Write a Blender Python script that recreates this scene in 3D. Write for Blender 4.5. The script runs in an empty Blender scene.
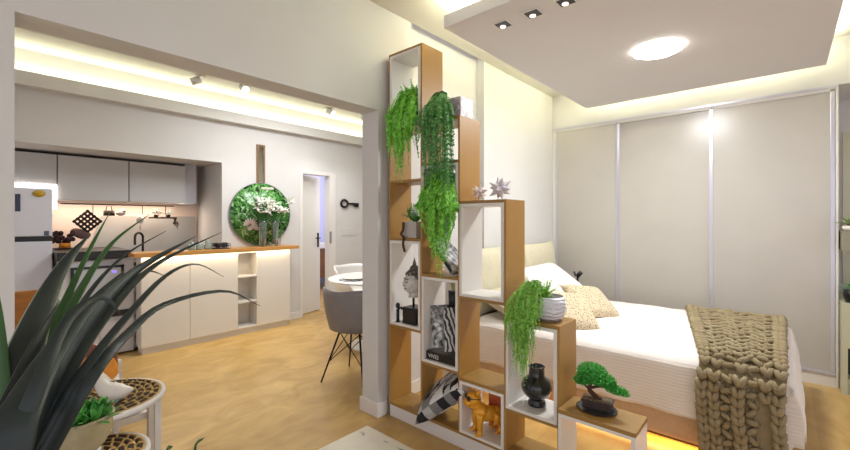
import bpy, bmesh, math, random
from mathutils import Vector, Matrix, Euler, noise
R = math.radians
rnd = random.Random(7)
SC = bpy.context.scene
COL = SC.collection
TH = R(41.66)

# ------------------------------------------------------------------ materials
MATS = {}
def lin(c):
    return tuple(((v/255)/12.92 if v/255 <= .04045 else (((v/255)+.055)/1.055)**2.4) for v in c)
def mat(name, rgb, rough=.5, var=0.0, scale=6.0, bump=0.0, bscale=40.0, metal=0.0, spec=.5, stretch=(1, 1, 1),
        rgb2=None, emit=0.0, trans=0.0, sss=0.0, coat=0.0, backlit=False):
    if name in MATS: return MATS[name]
    m = bpy.data.materials.new(name); m.use_nodes = True
    nt = m.node_tree; N = nt.nodes; L = nt.links
    p = N['Principled BSDF']
    c = lin(rgb)
    p.inputs['Roughness'].default_value = rough
    p.inputs['Metallic'].default_value = metal
    p.inputs['Specular IOR Level'].default_value = spec
    p.inputs['Transmission Weight'].default_value = trans
    p.inputs['Coat Weight'].default_value = coat
    if emit:
        p.inputs['Emission Color'].default_value = (*c, 1); p.inputs['Emission Strength'].default_value = emit
    tc = N.new('ShaderNodeTexCoord'); mp = N.new('ShaderNodeMapping')
    mp.inputs['Scale'].default_value = stretch
    L.new(tc.outputs['Object'], mp.inputs['Vector'])
    if var or rgb2:
        nz = N.new('ShaderNodeTexNoise'); nz.inputs['Scale'].default_value = scale; nz.inputs['Detail'].default_value = 4
        L.new(mp.outputs['Vector'], nz.inputs['Vector'])
        rp = N.new('ShaderNodeValToRGB')
        a = c if rgb2 is None else c
        b = lin(rgb2) if rgb2 else c
        lo = tuple(v*(1-var) for v in a); hi = tuple(min(1, v*(1+var)) for v in b)
        rp.color_ramp.elements[0].position = .34; rp.color_ramp.elements[1].position = .66
        rp.color_ramp.elements[0].color = (*lo, 1); rp.color_ramp.elements[1].color = (*hi, 1)
        L.new(nz.outputs['Fac'], rp.inputs['Fac']); L.new(rp.outputs['Color'], p.inputs['Base Color'])
    else:
        p.inputs['Base Color'].default_value = (*c, 1)
    if bump:
        nb = N.new('ShaderNodeTexNoise'); nb.inputs['Scale'].default_value = bscale; nb.inputs['Detail'].default_value = 3
        L.new(mp.outputs['Vector'], nb.inputs['Vector'])
        bp = N.new('ShaderNodeBump'); bp.inputs['Strength'].default_value = bump; bp.inputs['Distance'].default_value = .01
        L.new(nb.outputs['Fac'], bp.inputs['Height']); L.new(bp.outputs['Normal'], p.inputs['Normal'])
    MATS[name] = m
    return m

def wave_bump(m, scale, strength, direction='Z', distort=.6, dist=.006):
    nt = m.node_tree; N = nt.nodes; L = nt.links; p = N['Principled BSDF']
    tc = N.new('ShaderNodeTexCoord'); w = N.new('ShaderNodeTexWave')
    w.bands_direction = direction; w.inputs['Scale'].default_value = scale
    w.inputs['Distortion'].default_value = distort; w.inputs['Detail'].default_value = 2
    L.new(tc.outputs['Object'], w.inputs['Vector'])
    bp = N.new('ShaderNodeBump'); bp.inputs['Strength'].default_value = strength; bp.inputs['Distance'].default_value = dist
    L.new(w.outputs['Fac'], bp.inputs['Height']); L.new(bp.outputs['Normal'], p.inputs['Normal'])
    return m

wall_m = mat('wall_paint', (211, 208, 204), .85, .02, 2, .05, 60)
ceil_m = mat('ceiling_paint', (218, 214, 202), .9, .02, 2)
slab_m = mat('slab_paint', (222, 218, 218), .9, .01, 2)
white_m = mat('white_lacquer', (226, 221, 214), .35)
trim_m = mat('trim_white', (225, 220, 215), .4)
cab_m = mat('cream_cabinet', (222, 217, 208), .4)
grey_cab = mat('grey_cabinet', (196, 194, 192), .45)
ward_m = mat('wardrobe_taupe', (186, 180, 170), .28, .02, 3)
alu = mat('aluminium', (205, 203, 212), .3, metal=.6)
wood_m = mat('oak_veneer', (176, 133, 68), .45, .06, 4, .1, 30, stretch=(6, 6, .6), rgb2=(166, 123, 58))
wood_h = mat('oak_top', (164, 126, 64), .4, .06, 4, .1, 30, stretch=(6, .7, 6), rgb2=(150, 112, 54))
edge_m = mat('oak_edge', (128, 88, 40), .5, .1, 20)
counter_m = mat('counter_oak', (206, 152, 82), .4, .12, 6, stretch=(.8, 8, 8), rgb2=(186, 130, 62))
black_m = mat('black_satin', (20, 20, 20), .35)
dark_m = mat('dark_metal', (30, 26, 26), .35, metal=.4)
steel_m = mat('steel', (150, 150, 150), .3, metal=.8)
leaf1 = mat('fern_bright', (164, 240, 90), .55, .1, 45, rgb2=(92, 176, 42))
leaf2 = mat('ivy_green', (126, 190, 104), .5, .15, 60, rgb2=(48, 118, 46))
leaf3 = mat('fern_lime', (168, 240, 94), .55, .1, 45, rgb2=(96, 180, 46))
leaf4 = mat('asparagus_green', (172, 224, 100), .6, .12, 60, rgb2=(96, 164, 48))
bon_m = mat('bonsai_green', (100, 206, 86), .6, .2, 60, rgb2=(40, 140, 46))
suc_m = mat('succulent_green', (110, 196, 84), .5, .2, 20, rgb2=(40, 116, 48))
agave_m = mat('agave_leaf', (50, 60, 56), .42, .2, 7, .12, 30, stretch=(1, 1, .4), rgb2=(32, 42, 40), spec=.4)
agave_g = mat('agave_leaf_green', (54, 92, 44), .42, .15, 8, spec=.4)
agave_e = mat('agave_margin', (150, 156, 128), .5)
soil_m = mat('soil', (52, 40, 28), .95, .3, 60, .6, 80)
bark_m = mat('bark', (78, 52, 36), .9, .2, 30, .5, 60)
cream_c = mat('cream_linen', (208, 200, 172), .9, .04, 20, .25, 250)
white_c = mat('white_cotton', (238, 230, 222), .9, .02, 10, .15, 120)
ribbed = wave_bump(mat('ribbed_coverlet', (236, 228, 218), .9), 16, .35, 'Z', 1.6, .004)
base_m = mat('bed_base_fabric', (206, 178, 140), .9, .04, 30, .2, 250)
knit_m = mat('chunky_wool', (168, 152, 118), .95, .14, 9, .5, 160, rgb2=(138, 122, 90))
ceram_w = mat('white_ceramic', (228, 222, 212), .3)
cream_cer = mat('cream_ceramic', (178, 166, 132), .25, .1, 12, rgb2=(146, 130, 92))
glass_m = mat('clear_glass', (240, 246, 242), .03, trans=.95)
gold_m = mat('gold_paint', (236, 172, 52), .3, .08, 30, metal=.2, rgb2=(224, 152, 34))
chair_m = mat('grey_shell', (132, 126, 126), .55, .04, 10)
fridge_m = mat('fridge_white', (220, 222, 232), .4)
petal_m = mat('white_petal', (240, 238, 226), .6)
yellow_m = mat('yellow_print', (196, 160, 40), .6)
orange_m = mat('orange_fabric', (204, 128, 34), .9, .1, 30)
brown_m = mat('brown_fabric', (108, 52, 22), .9, .1, 30)

def led(name, rgb, s):
    return mat(name, rgb, .5, emit=s)

# floor: wide tan boards with soft cloudy figure
def floor_mat():
    m = bpy.data.materials.new('oak_vinyl_floor'); m.use_nodes = True; nt = m.node_tree; N = nt.nodes; L = nt.links
    p = N['Principled BSDF']; p.inputs['Roughness'].default_value = .33; p.inputs['Specular IOR Level'].default_value = .45
    tc = N.new('ShaderNodeTexCoord')
    mp = N.new('ShaderNodeMapping'); mp.inputs['Rotation'].default_value = (0, 0, 0)
    L.new(tc.outputs['Object'], mp.inputs['Vector'])
    br = N.new('ShaderNodeTexBrick'); br.inputs['Scale'].default_value = 1
    br.inputs['Brick Width'].default_value = 1.3; br.inputs['Row Height'].default_value = .19
    br.inputs['Mortar Size'].default_value = .0012; br.offset = .37
    br.inputs['Color1'].default_value = (*lin((206, 171, 106)), 1); br.inputs['Color2'].default_value = (*lin((196, 161, 98)), 1)
    br.inputs['Mortar'].default_value = (*lin((182, 144, 80)), 1)
    L.new(mp.outputs['Vector'], br.inputs['Vector'])
    m2 = N.new('ShaderNodeMapping'); m2.inputs['Scale'].default_value = (1.6, 2.6, 1)
    L.new(tc.outputs['Object'], m2.inputs['Vector'])
    nz = N.new('ShaderNodeTexNoise'); nz.inputs['Scale'].default_value = 1.7; nz.inputs['Detail'].default_value = 5
    nz.inputs['Distortion'].default_value = 1.4
    L.new(m2.outputs['Vector'], nz.inputs['Vector'])
    rp = N.new('ShaderNodeValToRGB'); rp.color_ramp.elements[0].position = .3; rp.color_ramp.elements[1].position = .7
    rp.color_ramp.elements[0].color = (*lin((222, 214, 200)), 1); rp.color_ramp.elements[1].color = (1, 1, 1, 1)
    L.new(nz.outputs['Fac'], rp.inputs['Fac'])
    mx = N.new('ShaderNodeMix'); mx.data_type = 'RGBA'; mx.blend_type = 'MULTIPLY'; mx.inputs[0].default_value = 1
    L.new(br.outputs['Color'], mx.inputs[6]); L.new(rp.outputs['Color'], mx.inputs[7])
    L.new(mx.outputs[2], p.inputs['Base Color'])
    bp = N.new('ShaderNodeBump'); bp.inputs['Strength'].default_value = .12; bp.inputs['Distance'].default_value = .004
    L.new(nz.outputs['Fac'], bp.inputs['Height']); L.new(bp.outputs['Normal'], p.inputs['Normal'])
    return m
floor_m = floor_mat()

def ramp_mat(name, tex, scale, stops, rough=.7, stretch=(1, 1, 1), feature=None, bump=0, out='Fac', distort=None, rot=(0, 0, 0), interp='LINEAR'):
    m = bpy.data.materials.new(name); m.use_nodes = True; nt = m.node_tree; N = nt.nodes; L = nt.links
    p = N['Principled BSDF']; p.inputs['Roughness'].default_value = rough
    tc = N.new('ShaderNodeTexCoord'); mp = N.new('ShaderNodeMapping')
    mp.inputs['Scale'].default_value = stretch; mp.inputs['Rotation'].default_value = rot
    L.new(tc.outputs['Object'], mp.inputs['Vector'])
    t = N.new(tex); t.inputs['Scale'].default_value = scale
    if distort is not None and 'Distortion' in t.inputs: t.inputs['Distortion'].default_value = distort
    L.new(mp.outputs['Vector'], t.inputs['Vector'])
    rp = N.new('ShaderNodeValToRGB'); cr = rp.color_ramp; cr.interpolation = interp
    while len(cr.elements) < len(stops): cr.elements.new(.5)
    for e, (pos, c) in zip(cr.elements, stops):
        e.position = pos; e.color = (*lin(c), 1)
    L.new(t.outputs[out], rp.inputs['Fac']); L.new(rp.outputs['Color'], p.inputs['Base Color'])
    if bump:
        bp = N.new('ShaderNodeBump'); bp.inputs['Strength'].default_value = bump; bp.inputs['Distance'].default_value = .005
        L.new(t.outputs[out], bp.inputs['Height']); L.new(bp.outputs['Normal'], p.inputs['Normal'])
    return m
zebra_m = ramp_mat('zebra_print', 'ShaderNodeTexWave', 16, [(.42, (205, 203, 198)), (.55, (40, 40, 40))], .5, distort=5)
photo_m = ramp_mat('photo_print', 'ShaderNodeTexNoise', 30, [(.35, (40, 40, 40)), (.5, (150, 150, 148)), (.65, (222, 220, 215))], .4)
art_m = ramp_mat('garden_print', 'ShaderNodeTexNoise', 17, [(.34, (10, 32, 12)), (.43, (40, 92, 40)), (.5, (96, 160, 72)), (.56, (52, 116, 46)), (.64, (176, 206, 160))], .25, distort=1.5)
rug_m = ramp_mat('rug_marble', 'ShaderNodeTexNoise', 3.0, [(.30, (128, 124, 112)), (.36, (212, 204, 186)), (.66, (218, 210, 194)), (.74, (180, 176, 164))], .95, distort=2.2, bump=.2)
dots_m = ramp_mat('dotted_cushion', 'ShaderNodeTexVoronoi', 62, [(.22, (120, 98, 70)), (.36, (206, 190, 158))], .95, out='Distance')
buddha_m = ramp_mat('silvered_stone', 'ShaderNodeTexNoise', 40, [(.3, (176, 172, 164)), (.6, (206, 200, 192))], .5, bump=.1)
swirl_m = wave_bump(mat('swirl_pot_glaze', (222, 222, 226), .45), 14, .9, 'Z', 7, .006)
marble_m = ramp_mat('marble_box', 'ShaderNodeTexNoise', 14, [(.35, (150, 140, 140)), (.6, (214, 206, 206))], .4, distort=2)
splash_m = mat('splash_tile', (226, 206, 190), .35, .03, 2)
pearl_m = mat('pearl_origami', (222, 210, 214), .35, .06, 12, rgb2=(226, 206, 188))
rope_b = mat('dark_rope', (52, 36, 20), .8, .2, 30)
rope_t = mat('straw_rope', (190, 156, 96), .85, .15, 40)
mirror_m = mat('mirror_glass', (205, 210, 205), .05, metal=1.0)
# ------------------------------------------------------------------ mesh helpers
class MB:
    def __init__(s):
        s.bm = bmesh.new(); s.M = Matrix.Identity(4); s.mi = 0
    def v(s, co): return s.bm.verts.new(s.M @ Vector(co))
    def f(s, vs, smooth=False):
        try:
            fc = s.bm.faces.new(vs); fc.material_index = s.mi; fc.smooth = smooth; return fc
        except ValueError: return None
    def box(s, x0, y0, z0, x1, y1, z1, bev=0.0):
        if x0 > x1: x0, x1 = x1, x0
        if y0 > y1: y0, y1 = y1, y0
        if z0 > z1: z0, z1 = z1, z0
        c = [s.v((x, y, z)) for z in (z0, z1) for y in (y0, y1) for x in (x0, x1)]
        fs = [s.f([c[i] for i in q]) for q in ((0, 2, 3, 1), (4, 5, 7, 6), (0, 1, 5, 4), (2, 6, 7, 3), (0, 4, 6, 2), (1, 3, 7, 5))]
        if bev > 0:
            es = list({e for fc in fs for e in fc.edges})
            r = bmesh.ops.bevel(s.bm, geom=es, offset=bev, segments=2, profile=.5, affect='EDGES')
            for fc in r['faces']: fc.material_index = s.mi
        return s
    def tube(s, pts, rad, n=8, caps=True, squash=1.0):
        pts = [Vector(p) for p in pts]
        k = len(pts)
        rs = rad if isinstance(rad, (list, tuple)) else [rad]*k
        rings = []; up = None
        for i in range(k):
            d = (pts[min(i+1, k-1)] - pts[max(i-1, 0)])
            if d.length < 1e-9: d = Vector((0, 0, 1))
            d.normalize()
            if up is None:
                up = Vector((0, 0, 1)) if abs(d.z) < .9 else Vector((1, 0, 0))
            a = d.cross(up)
            if a.length < 1e-6: a = d.orthogonal()
            a.normalize(); b = a.cross(d).normalized(); up = b
            rings.append([s.v(pts[i] + (a*math.cos(2*math.pi*j/n) + b*squash*math.sin(2*math.pi*j/n))*rs[i]) for j in range(n)])
        for i in range(k-1):
            for j in range(n):
                s.f([rings[i][j], rings[i][(j+1) % n], rings[i+1][(j+1) % n], rings[i+1][j]], True)
        if caps:
            s.f(rings[0][::-1]); s.f(rings[-1])
        return s
    def lathe(s, prof, c=(0, 0, 0), n=28, sx=1, sy=1):
        rings = []
        for r, z in prof:
            if r < 1e-5: rings.append([s.v((c[0], c[1], c[2]+z))])
            else: rings.append([s.v((c[0]+r*sx*math.cos(2*math.pi*j/n), c[1]+r*sy*math.sin(2*math.pi*j/n), c[2]+z)) for j in range(n)])
        for a, b in zip(rings, rings[1:]):
            for j in range(n):
                j2 = (j+1) % n
                if len(a) == 1 and len(b) == 1: continue
                if len(a) == 1: s.f([a[0], b[j2], b[j]][::-1], True)
                elif len(b) == 1: s.f([a[j], a[j2], b[0]], True)
                else: s.f([a[j], a[j2], b[j2], b[j]], True)
        return s
    def ell(s, c, r, n=12, m=8, rot=None):
        M0 = s.M.copy()
        s.M = s.M @ Matrix.Translation(Vector(c))
        if rot is not None: s.M = s.M @ rot.to_matrix().to_4x4()
        s.M = s.M @ Matrix.Diagonal((r[0], r[1], r[2], 1))
        s.lathe([(math.sin(math.pi*i/m), -math.cos(math.pi*i/m)) for i in range(m+1)], n=n)
        s.M = M0
        return s
    def cyl(s, c, r, h, n=24, r2=None):
        r2 = r if r2 is None else r2
        return s.lathe([(0, 0), (r, 0), (r2, h), (0, h)], c, n)
    def grid(s, fn, nu, nv, smooth=True, closed=False):
        g = [[s.v(fn(i/nu, j/nv)) for j in range(nv+1)] for i in range(nu+1)]
        for i in range(nu):
            for j in range(nv):
                s.f([g[i][j], g[i+1][j], g[i+1][j+1], g[i][j+1]], smooth)
        return g
    def build(s, name, mats, parent=None, smooth=None, label=None, cat=None, group=None, kind=None, origin=None, solid=0, subsurf=0, merge=0):
        if merge: bmesh.ops.remove_doubles(s.bm, verts=s.bm.verts, dist=merge)
        vs = s.bm.verts
        if parent is not None: o = Vector(parent['_w'])
        elif origin is not None: o = Vector(origin)
        else:
            xs = [v.co.x for v in vs]; ys = [v.co.y for v in vs]; zs = [v.co.z for v in vs]
            o = Vector(((min(xs)+max(xs))/2, (min(ys)+max(ys))/2, min(zs)))
        bmesh.ops.translate(s.bm, verts=list(vs), vec=-o)
        bmesh.ops.recalc_face_normals(s.bm, faces=list(s.bm.faces))
        me = bpy.data.meshes.new(name); s.bm.to_mesh(me); s.bm.free()
        for m in (mats if isinstance(mats, (list, tuple)) else [mats]): me.materials.append(m)
        if smooth is not None:
            for p in me.polygons: p.use_smooth = smooth
        ob = bpy.data.objects.new(name, me); COL.objects.link(ob)
        if parent is not None: ob.parent = parent
        else: ob.location = o
        ob['_w'] = tuple(o)
        if solid:
            md = ob.modifiers.new('s', 'SOLIDIFY'); md.thickness = solid; md.offset = 0
        if subsurf:
            md = ob.modifiers.new('ss', 'SUBSURF'); md.levels = subsurf; md.render_levels = subsurf
        tag(ob, label, cat, group, kind)
        return ob
def tag(o, label=None, cat=None, group=None, kind=None):
    if label: o['label'] = label
    if cat: o['category'] = cat
    if group: o['group'] = group
    if kind: o['kind'] = kind
    return o
def thing(name, label, cat, loc, group=None):
    o = bpy.data.objects.new(name, None); COL.objects.link(o); o.location = loc; o['_w'] = tuple(loc)
    o.empty_display_size = .1
    return tag(o, label, cat, group)
def struct(name, mb, m, parent=None, **k):
    return mb.build(name, m, parent, kind='structure' if parent is None else None, **k)
def B(*a, **k): return MB().box(*a, **k)
def dup(root, loc, label=None, group=None):
    r = root.copy(); COL.objects.link(r); r.location = loc
    if label: r['label'] = label
    if group: r['group'] = group
    for ch in list(root.children):
        c = ch.copy(); COL.objects.link(c); c.parent = r
        for g in list(ch.children):
            d = g.copy(); COL.objects.link(d); d.parent = c
    return r
def bez(p, n):
    """Catmull-Rom through points p"""
    p = [Vector(q) for q in p]
    p = [p[0]*2-p[1]] + p + [p[-1]*2-p[-2]]
    out = []
    segs = len(p)-3
    for i in range(n+1):
        t = i/n*segs; k = min(int(t), segs-1); u = t-k
        a, b, c, d = p[k:k+4]
        out.append(.5*((2*b)+(c-a)*u+(2*a-5*b+4*c-d)*u*u+(3*b-a-3*c+d)*u**3))
    return out
def light(name, kind, loc, energy, color, size=.1, size_y=None, rot=(0, 0, 0), spot=None, spread=None):
    l = bpy.data.lights.new(name, kind); l.energy = energy; l.color = color
    if kind == 'AREA':
        l.shape = 'RECTANGLE' if size_y else 'SQUARE'; l.size = size
        if size_y: l.size_y = size_y
        if spread: l.spread = spread
    elif kind == 'POINT': l.shadow_soft_size = size
    elif kind == 'SPOT':
        l.shadow_soft_size = size; l.spot_size = spot or R(70); l.spot_blend = .6
    o = bpy.data.objects.new(name, l); COL.objects.link(o); o.location = loc; o.rotation_euler = rot
    return o

# ------------------------------------------------------------------ the room
CEIL = 2.9
struct('floor', B(-3.2, -3.2, -.06, 7.2, 8.2, 0), floor_m)
mb = B(-3.2, -3.2, CEIL, 7.2, 2.14, CEIL+.1)
struct('ceiling', mb, ceil_m)
struct('ceiling_kitchen', B(-3.2, 2.31, 2.95, 7.2, 7.0, 3.05), ceil_m)
# partition wall with the wide opening
mb = B(-3.2, 2.14, 0, .11, 2.31, 3.05); mb.box(.11, 2.14, 2.16, 1.908, 2.31, 3.05); mb.box(1.908, 2.14, 0, 2.25, 2.31, 3.05)
struct('wall_partition', mb, wall_m)
mb = B(2.25, 2.225, 0, 3.25, 2.31, 3.05); mb.box(3.25, 2.14, 0, 5.4, 2.31, 3.05)
struct('wall_headboard', mb, wall_m)
struct('wall_right', B(5.4, -3.2, 0, 5.5, 2.31, 3.05), wall_m)
struct('wall_bulkhead', B(4.765, -3.2, 2.506, 5.4, 2.138, 2.9), wall_m)
# baseboards
mb = B(1.893, 2.125, 0, 2.0-.022, 2.14, .1, .002); mb.box(1.893, 2.14, 0, 1.908, 2.325, .1, .002)
struct('baseboard_column', mb, trim_m)
struct('baseboard_headboard', B(2.25, 2.21, 0, 3.25, 2.225, .1, .002), trim_m)
# ceiling slab over the bed
mb = MB(); mb.box(2.075, -.252, 2.65, 4.634, 1.68, 2.735, .004)
slab = struct('ceiling_slab', mb, slab_m)
struct('trim_1', B(2.45, .1, 2.735, 4.25, 1.3, CEIL), ceil_m)   # the hanger box that carries the slab

# far room
WY = 5.18
mb = B(-3.2, WY, 0, -.35, WY+.9, 2.95); mb.box(-.35, WY, 2.1, 2.06, WY+.9, 2.95)
mb.box(2.06, WY, 0, 3.17, WY+.1, 2.95); mb.box(3.17, WY, 2.07, 3.64, WY+.1, 2.95); mb.box(3.64, WY, 0, 7.2, WY+.1, 2.95)
mb.box(2.06, WY+.1, 0, 2.16, 6.0, 2.95)
struct('wall_kitchen', mb, wall_m)
struct('wall_niche', B(-.35, 5.98, 0, 2.06, 6.08, 2.1), splash_m)
struct('wall_far_right', B(7.1, 2.31, 0, 7.2, 8.2, 2.95), wall_m)
struct('baseboard_kitchen', B(2.95, WY-.014, 0, 3.15, WY, .09), trim_m)
mb = B(-3.2, WY-.10, 2.60, 7.1, WY, 2.70); mb.box(-3.2, WY-.10, 2.70, 7.1, WY-.085, 2.725)
struct('trim_2', mb, wall_m)
# bathroom behind the door
mb = B(2.5, 7.6, 0, 5.2, 7.7, 2.6); mb.box(5.2, 5.28, 0, 5.3, 7.7, 2.6); mb.box(2.4, 5.28, 0, 2.5, 7.7, 2.6); mb.box(2.4, 5.28, 2.6, 5.3, 7.7, 2.7)
struct('wall_bathroom', mb, mat('bath_wall', (206, 206, 224), .6))
# door frame and leaf
mb = B(3.13, WY-.012, 0, 3.176, WY+.115, 2.11, .002); mb.box(3.632, WY-.012, 0, 3.74, WY+.115, 2.11, .002); mb.box(3.176, WY-.012, 2.063, 3.632, WY+.115, 2.11, .002)
dj = struct('door_1', mb, trim_m)
mb = MB(); mb.M = Matrix.Translation((3.185, WY+.10, 0)) @ Matrix.Rotation(R(15), 4, 'Z')
mb.box(0, 0, .012, .44, .035, 2.06, .002); mb.build('door_leaf', cab_m, dj)
mb = MB(); mb.M = Matrix.Translation((3.185, WY+.10, 0)) @ Matrix.Rotation(R(15), 4, 'Z')
mb.box(.375, -.012, .98, .405, 0, 1.2, .002); mb.tube([(.39, -.01, 1.12), (.39, -.05, 1.12), (.29, -.055, 1.12)], .009); mb.build('door_handle', dark_m, dj)
mb = B(3.628, WY-.016, 1.04, 3.665, WY-.011, 1.22); mb.build('strike_plate', steel_m, dj)

# wall key, switch plate
kt = MB()
kx, kz, ky = 3.90, 1.655, WY-.02
for i in range(1):
    kt.tube([(kx+.055*math.cos(a)*1.15, ky, kz+.055*math.sin(a)) for a in [2*math.pi*j/20 for j in range(21)]], .017, 8, False)
kt.box(kx+.06, ky-.012, kz-.014, kx+.28, ky+.019, kz+.014, .003); kt.box(kx+.2, ky-.01, kz-.05, kx+.23, ky+.015, kz-.01); kt.box(kx+.25, ky-.01, kz-.05, kx+.275, ky+.015, kz-.01)
kt.build('wall_key_rack', dark_m, label='dark metal key shaped rack on the wall right of the door', cat='wall ornament')
sp = MB(); sp.box(3.86, WY-.006, 1.15, 4.15, WY, 1.26, .002)
sp.build('wall_panel', wall_m, label='thin blank cover plate on the wall below the key rack', cat='cover plate')

# ------------------------------------------------------------------ wardrobe
WX = 4.76
w = thing('wardrobe', 'wide built-in taupe wardrobe with three sliding doors behind the bed', 'wardrobe', (5.08, .93, 0))
mb = B(WX, -.33, 0, 5.38, -.312, 2.5, .002); mb.box(WX, 2.10, 0, 5.38, 2.135, 2.5)
mb.box(WX, -.312, 2.46, 5.38, 2.10, 2.504); mb.box(WX, -.312, 0, 5.38, 2.10, .10)
mb.box(5.36, -.28, .1, 5.38, 2.1, 2.46)
mb.build('carcass', cab_m, w)
mb = B(WX-.008, -.325, 2.485, WX, 2.135, 2.506, .001); mb.build('top_track', alu, w)
mb = B(WX-.012, -.31, .10, WX+.07, 2.10, .118, .001); mb.build('bottom_track', alu, w)
for a, b, x in ((1.38, 2.10, WX+.008), (.526, 1.40, WX+.03), (-.31, .545, WX+.008)):
    d = B(x, a, .118, x+.02, b, 2.48, .001).build('door', ward_m, w)
    mb = B(x-.008, b-.025, .12, x+.004, b-.001, 2.478, .002); mb.box(x-.008, a+.001, .12, x+.004, a+.028, 2.478, .002)
    mb.build('handle_profile', alu, d)

# ------------------------------------------------------------------ niche right of the wardrobe
n = thing('vanity_cabinet', 'pale cream cabinet with dark open recess right of the wardrobe', 'cabinet', (4.98, -.75, 0))
mb = B(4.62, -1.3, .37, 5.38, -.335, .73, .003); mb.build('body', mat('olive_cream', (186, 182, 152), .4), n)
mb = B(4.64, -1.3, 0, 5.38, -.375, .12); mb.build('plinth', mat('olive_cream', (186, 182, 152), .4), n)
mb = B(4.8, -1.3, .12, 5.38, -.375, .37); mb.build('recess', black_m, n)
mb = B(4.62, -.372, 0, 5.38, -.335, .37); mb.build('side_panel', mat('olive_cream', (186, 182, 152), .4), n)
mb = B(4.62, -1.3, 1.14, 5.0, -.34, 1.30, .003)
mb.build('wall_shelf', mat('olive_grey', (140, 134, 114), .5), label='thick grey floating shelf above the vanity cabinet', cat='shelf')
mb = B(5.385, -1.3, .8, 5.397, -.4, 2.2, .001)
mb.build('glossy_wall_panel', mat('gloss_cream', (206, 204, 176), .18), label='glossy cream panel on the wall beyond the wardrobe', cat='wall panel')

def spiky(mb, c, n, L, wd, up=.6, seed=1, mi=0):
    r = random.Random(seed); mb.mi = mi
    for i in range(n):
        a = r.random()*6.283; t = r.uniform(.15, 1.0)*up
        l = L*r.uniform(.6, 1); d = Vector((math.cos(a)*math.sin(t), math.sin(a)*math.sin(t), math.cos(t)))
        s_ = d.cross(Vector((0, 0, 1))); s_ = (s_ if s_.length > .01 else Vector((1, 0, 0))).normalized()
        p = Vector(c); pts = []
        prev = None
        for k in range(5):
            u = k/4; q = p + d*l*u - Vector((0, 0, 1))*l*.25*u*u; ww = wd*(.5+1.2*u)*(1-u)**.6 if k < 4 else 0
            if k < 4: cur = [mb.v(q-s_*ww), mb.v(q+Vector((0, 0, -.25*ww))), mb.v(q+s_*ww)]
            else: cur = [mb.v(q)]
            if prev:
                if len(cur) == 3:
                    mb.f([prev[0], prev[1], cur[1], cur[0]], True); mb.f([prev[1], prev[2], cur[2], cur[1]], True)
                else:
                    mb.f([prev[0], prev[1], cur[0]]); mb.f([prev[1], prev[2], cur[0]])
            prev = cur
def potted(name, label, loc, r, h, potm, lm, L, wd, seed, n=26, up=1.1):
    t = thing(name, label, 'plant', loc)
    x, y, z = loc
    MB().lathe([(0, 0), (r*.75, 0), (r, h*.6), (r*.9, h), (r*.8, h), (r*.8, h*.85), (0, h*.85)], loc).build('pot', potm, t)
    m = MB(); m.lathe([(0, h*.84), (r*.79, h*.84), (r*.79, h*.88), (0, h*.9)], loc); m.build('soil', soil_m, t)
    m = MB(); spiky(m, (x, y, z+h*.85), n, L, wd, up, seed); m.build('leaves', lm, t)
    return t
potted('potted_plant', 'small spiky green plant in a dark round pot on the vanity cabinet', (4.67, -.405, .732), .06, .10, black_m, leaf2, .13, .012, 3)
potted('potted_succulent', 'pale green succulent in a low bowl on the grey floating shelf', (4.67, -.40, 1.302), .06, .04, ceram_w, mat('sage_leaf', (140, 158, 110), .6), .15, .016, 5, 30)

# ------------------------------------------------------------------ room divider shelf
SX0, SX1 = 1.98, 2.195
T = .018
sh = thing('room_divider_shelf', 'tall stepped oak and white open shelf dividing the bedroom from the living area', 'shelf', (2.09, 1.48, 0))
MB().box(SX0+.004, .862, 0, SX1-.01, 2.10, .082, .001).build('plinth', trim_m, sh)
cols = [(1.788, 2.104, 2.558), (1.478, 1.788, 2.025), (1.158, 1.478, 1.502), (.850, 1.158, .846)]
def openbox(y0, y1, z0, z1, t, x0, x1):
    m = MB()
    m.box(x0, y0, z0, x1, y0+t, z1); m.box(x0, y1-t, z0, x1, y1, z1)
    m.box(x0, y0+t, z0, x1, y1-t, z0+t); m.box(x0, y0+t, z1-t, x1, y1-t, z1)
    return m
for i, (y0, y1, zt) in enumerate(cols):
    m = MB(); m.box(SX0, y0, .082, SX1, y0+T*.75, zt, .0008); m.build('side_panel', wood_m, sh)
    if i == 0:
        m = MB(); m.box(SX0, y1-T*.75, .082, SX1, y1, zt, .0008); m.build('side_panel', wood_m, sh)
    a = y0+T*.75; b = (y1-T*.75) if i == 0 else y1
    for z in [zt] + {0: [2.035, 1.662, .1], 1: [1.757, .1], 2: [.1], 3: [.1]}[i] + {0: [1.262, .655], 1: [1.455, 1.035, .46], 2: [.925, .43], 3: [.343]}[i]:
        MB().box(SX0, a, z-T, SX1, b, z, .0008).build('board', wood_h, sh)
    for z0, z1 in {0: [(2.035, 2.54), (.655, 1.244)], 1: [(1.455, 1.739), (.46, 1.017)], 2: [(.925, 1.484), (.1, .412)], 3: [(.343, .828)]}[i]:
        openbox(a+.0005, b-.0005, z0+.0005, z1-.0005, .017, SX0-.005, SX1+.002).build('white_box', white_m, sh)
# edge banding
m = MB()
# ------------------------------------------------------------------ low table at the end of the shelf
lt = thing('low_table', 'low oak topped table with white legs at the end of the shelf', 'table', (2.045, .675, 0))
mb = B(1.945, .49, .424, 2.15, .847, .444, .001); mb.build('tabletop', wood_h, lt)
mb = B(1.947, .492, 0, 2.148, .51, .423, .001); mb.build('leg_panel', white_m, lt)
mb = B(1.947, .829, 0, 2.148, .845, .423, .001); mb.build('leg_panel', white_m, lt)
mb = B(1.947, .51, .408, 2.148, .829, .423); mb.build('apron', white_m, lt)

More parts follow.
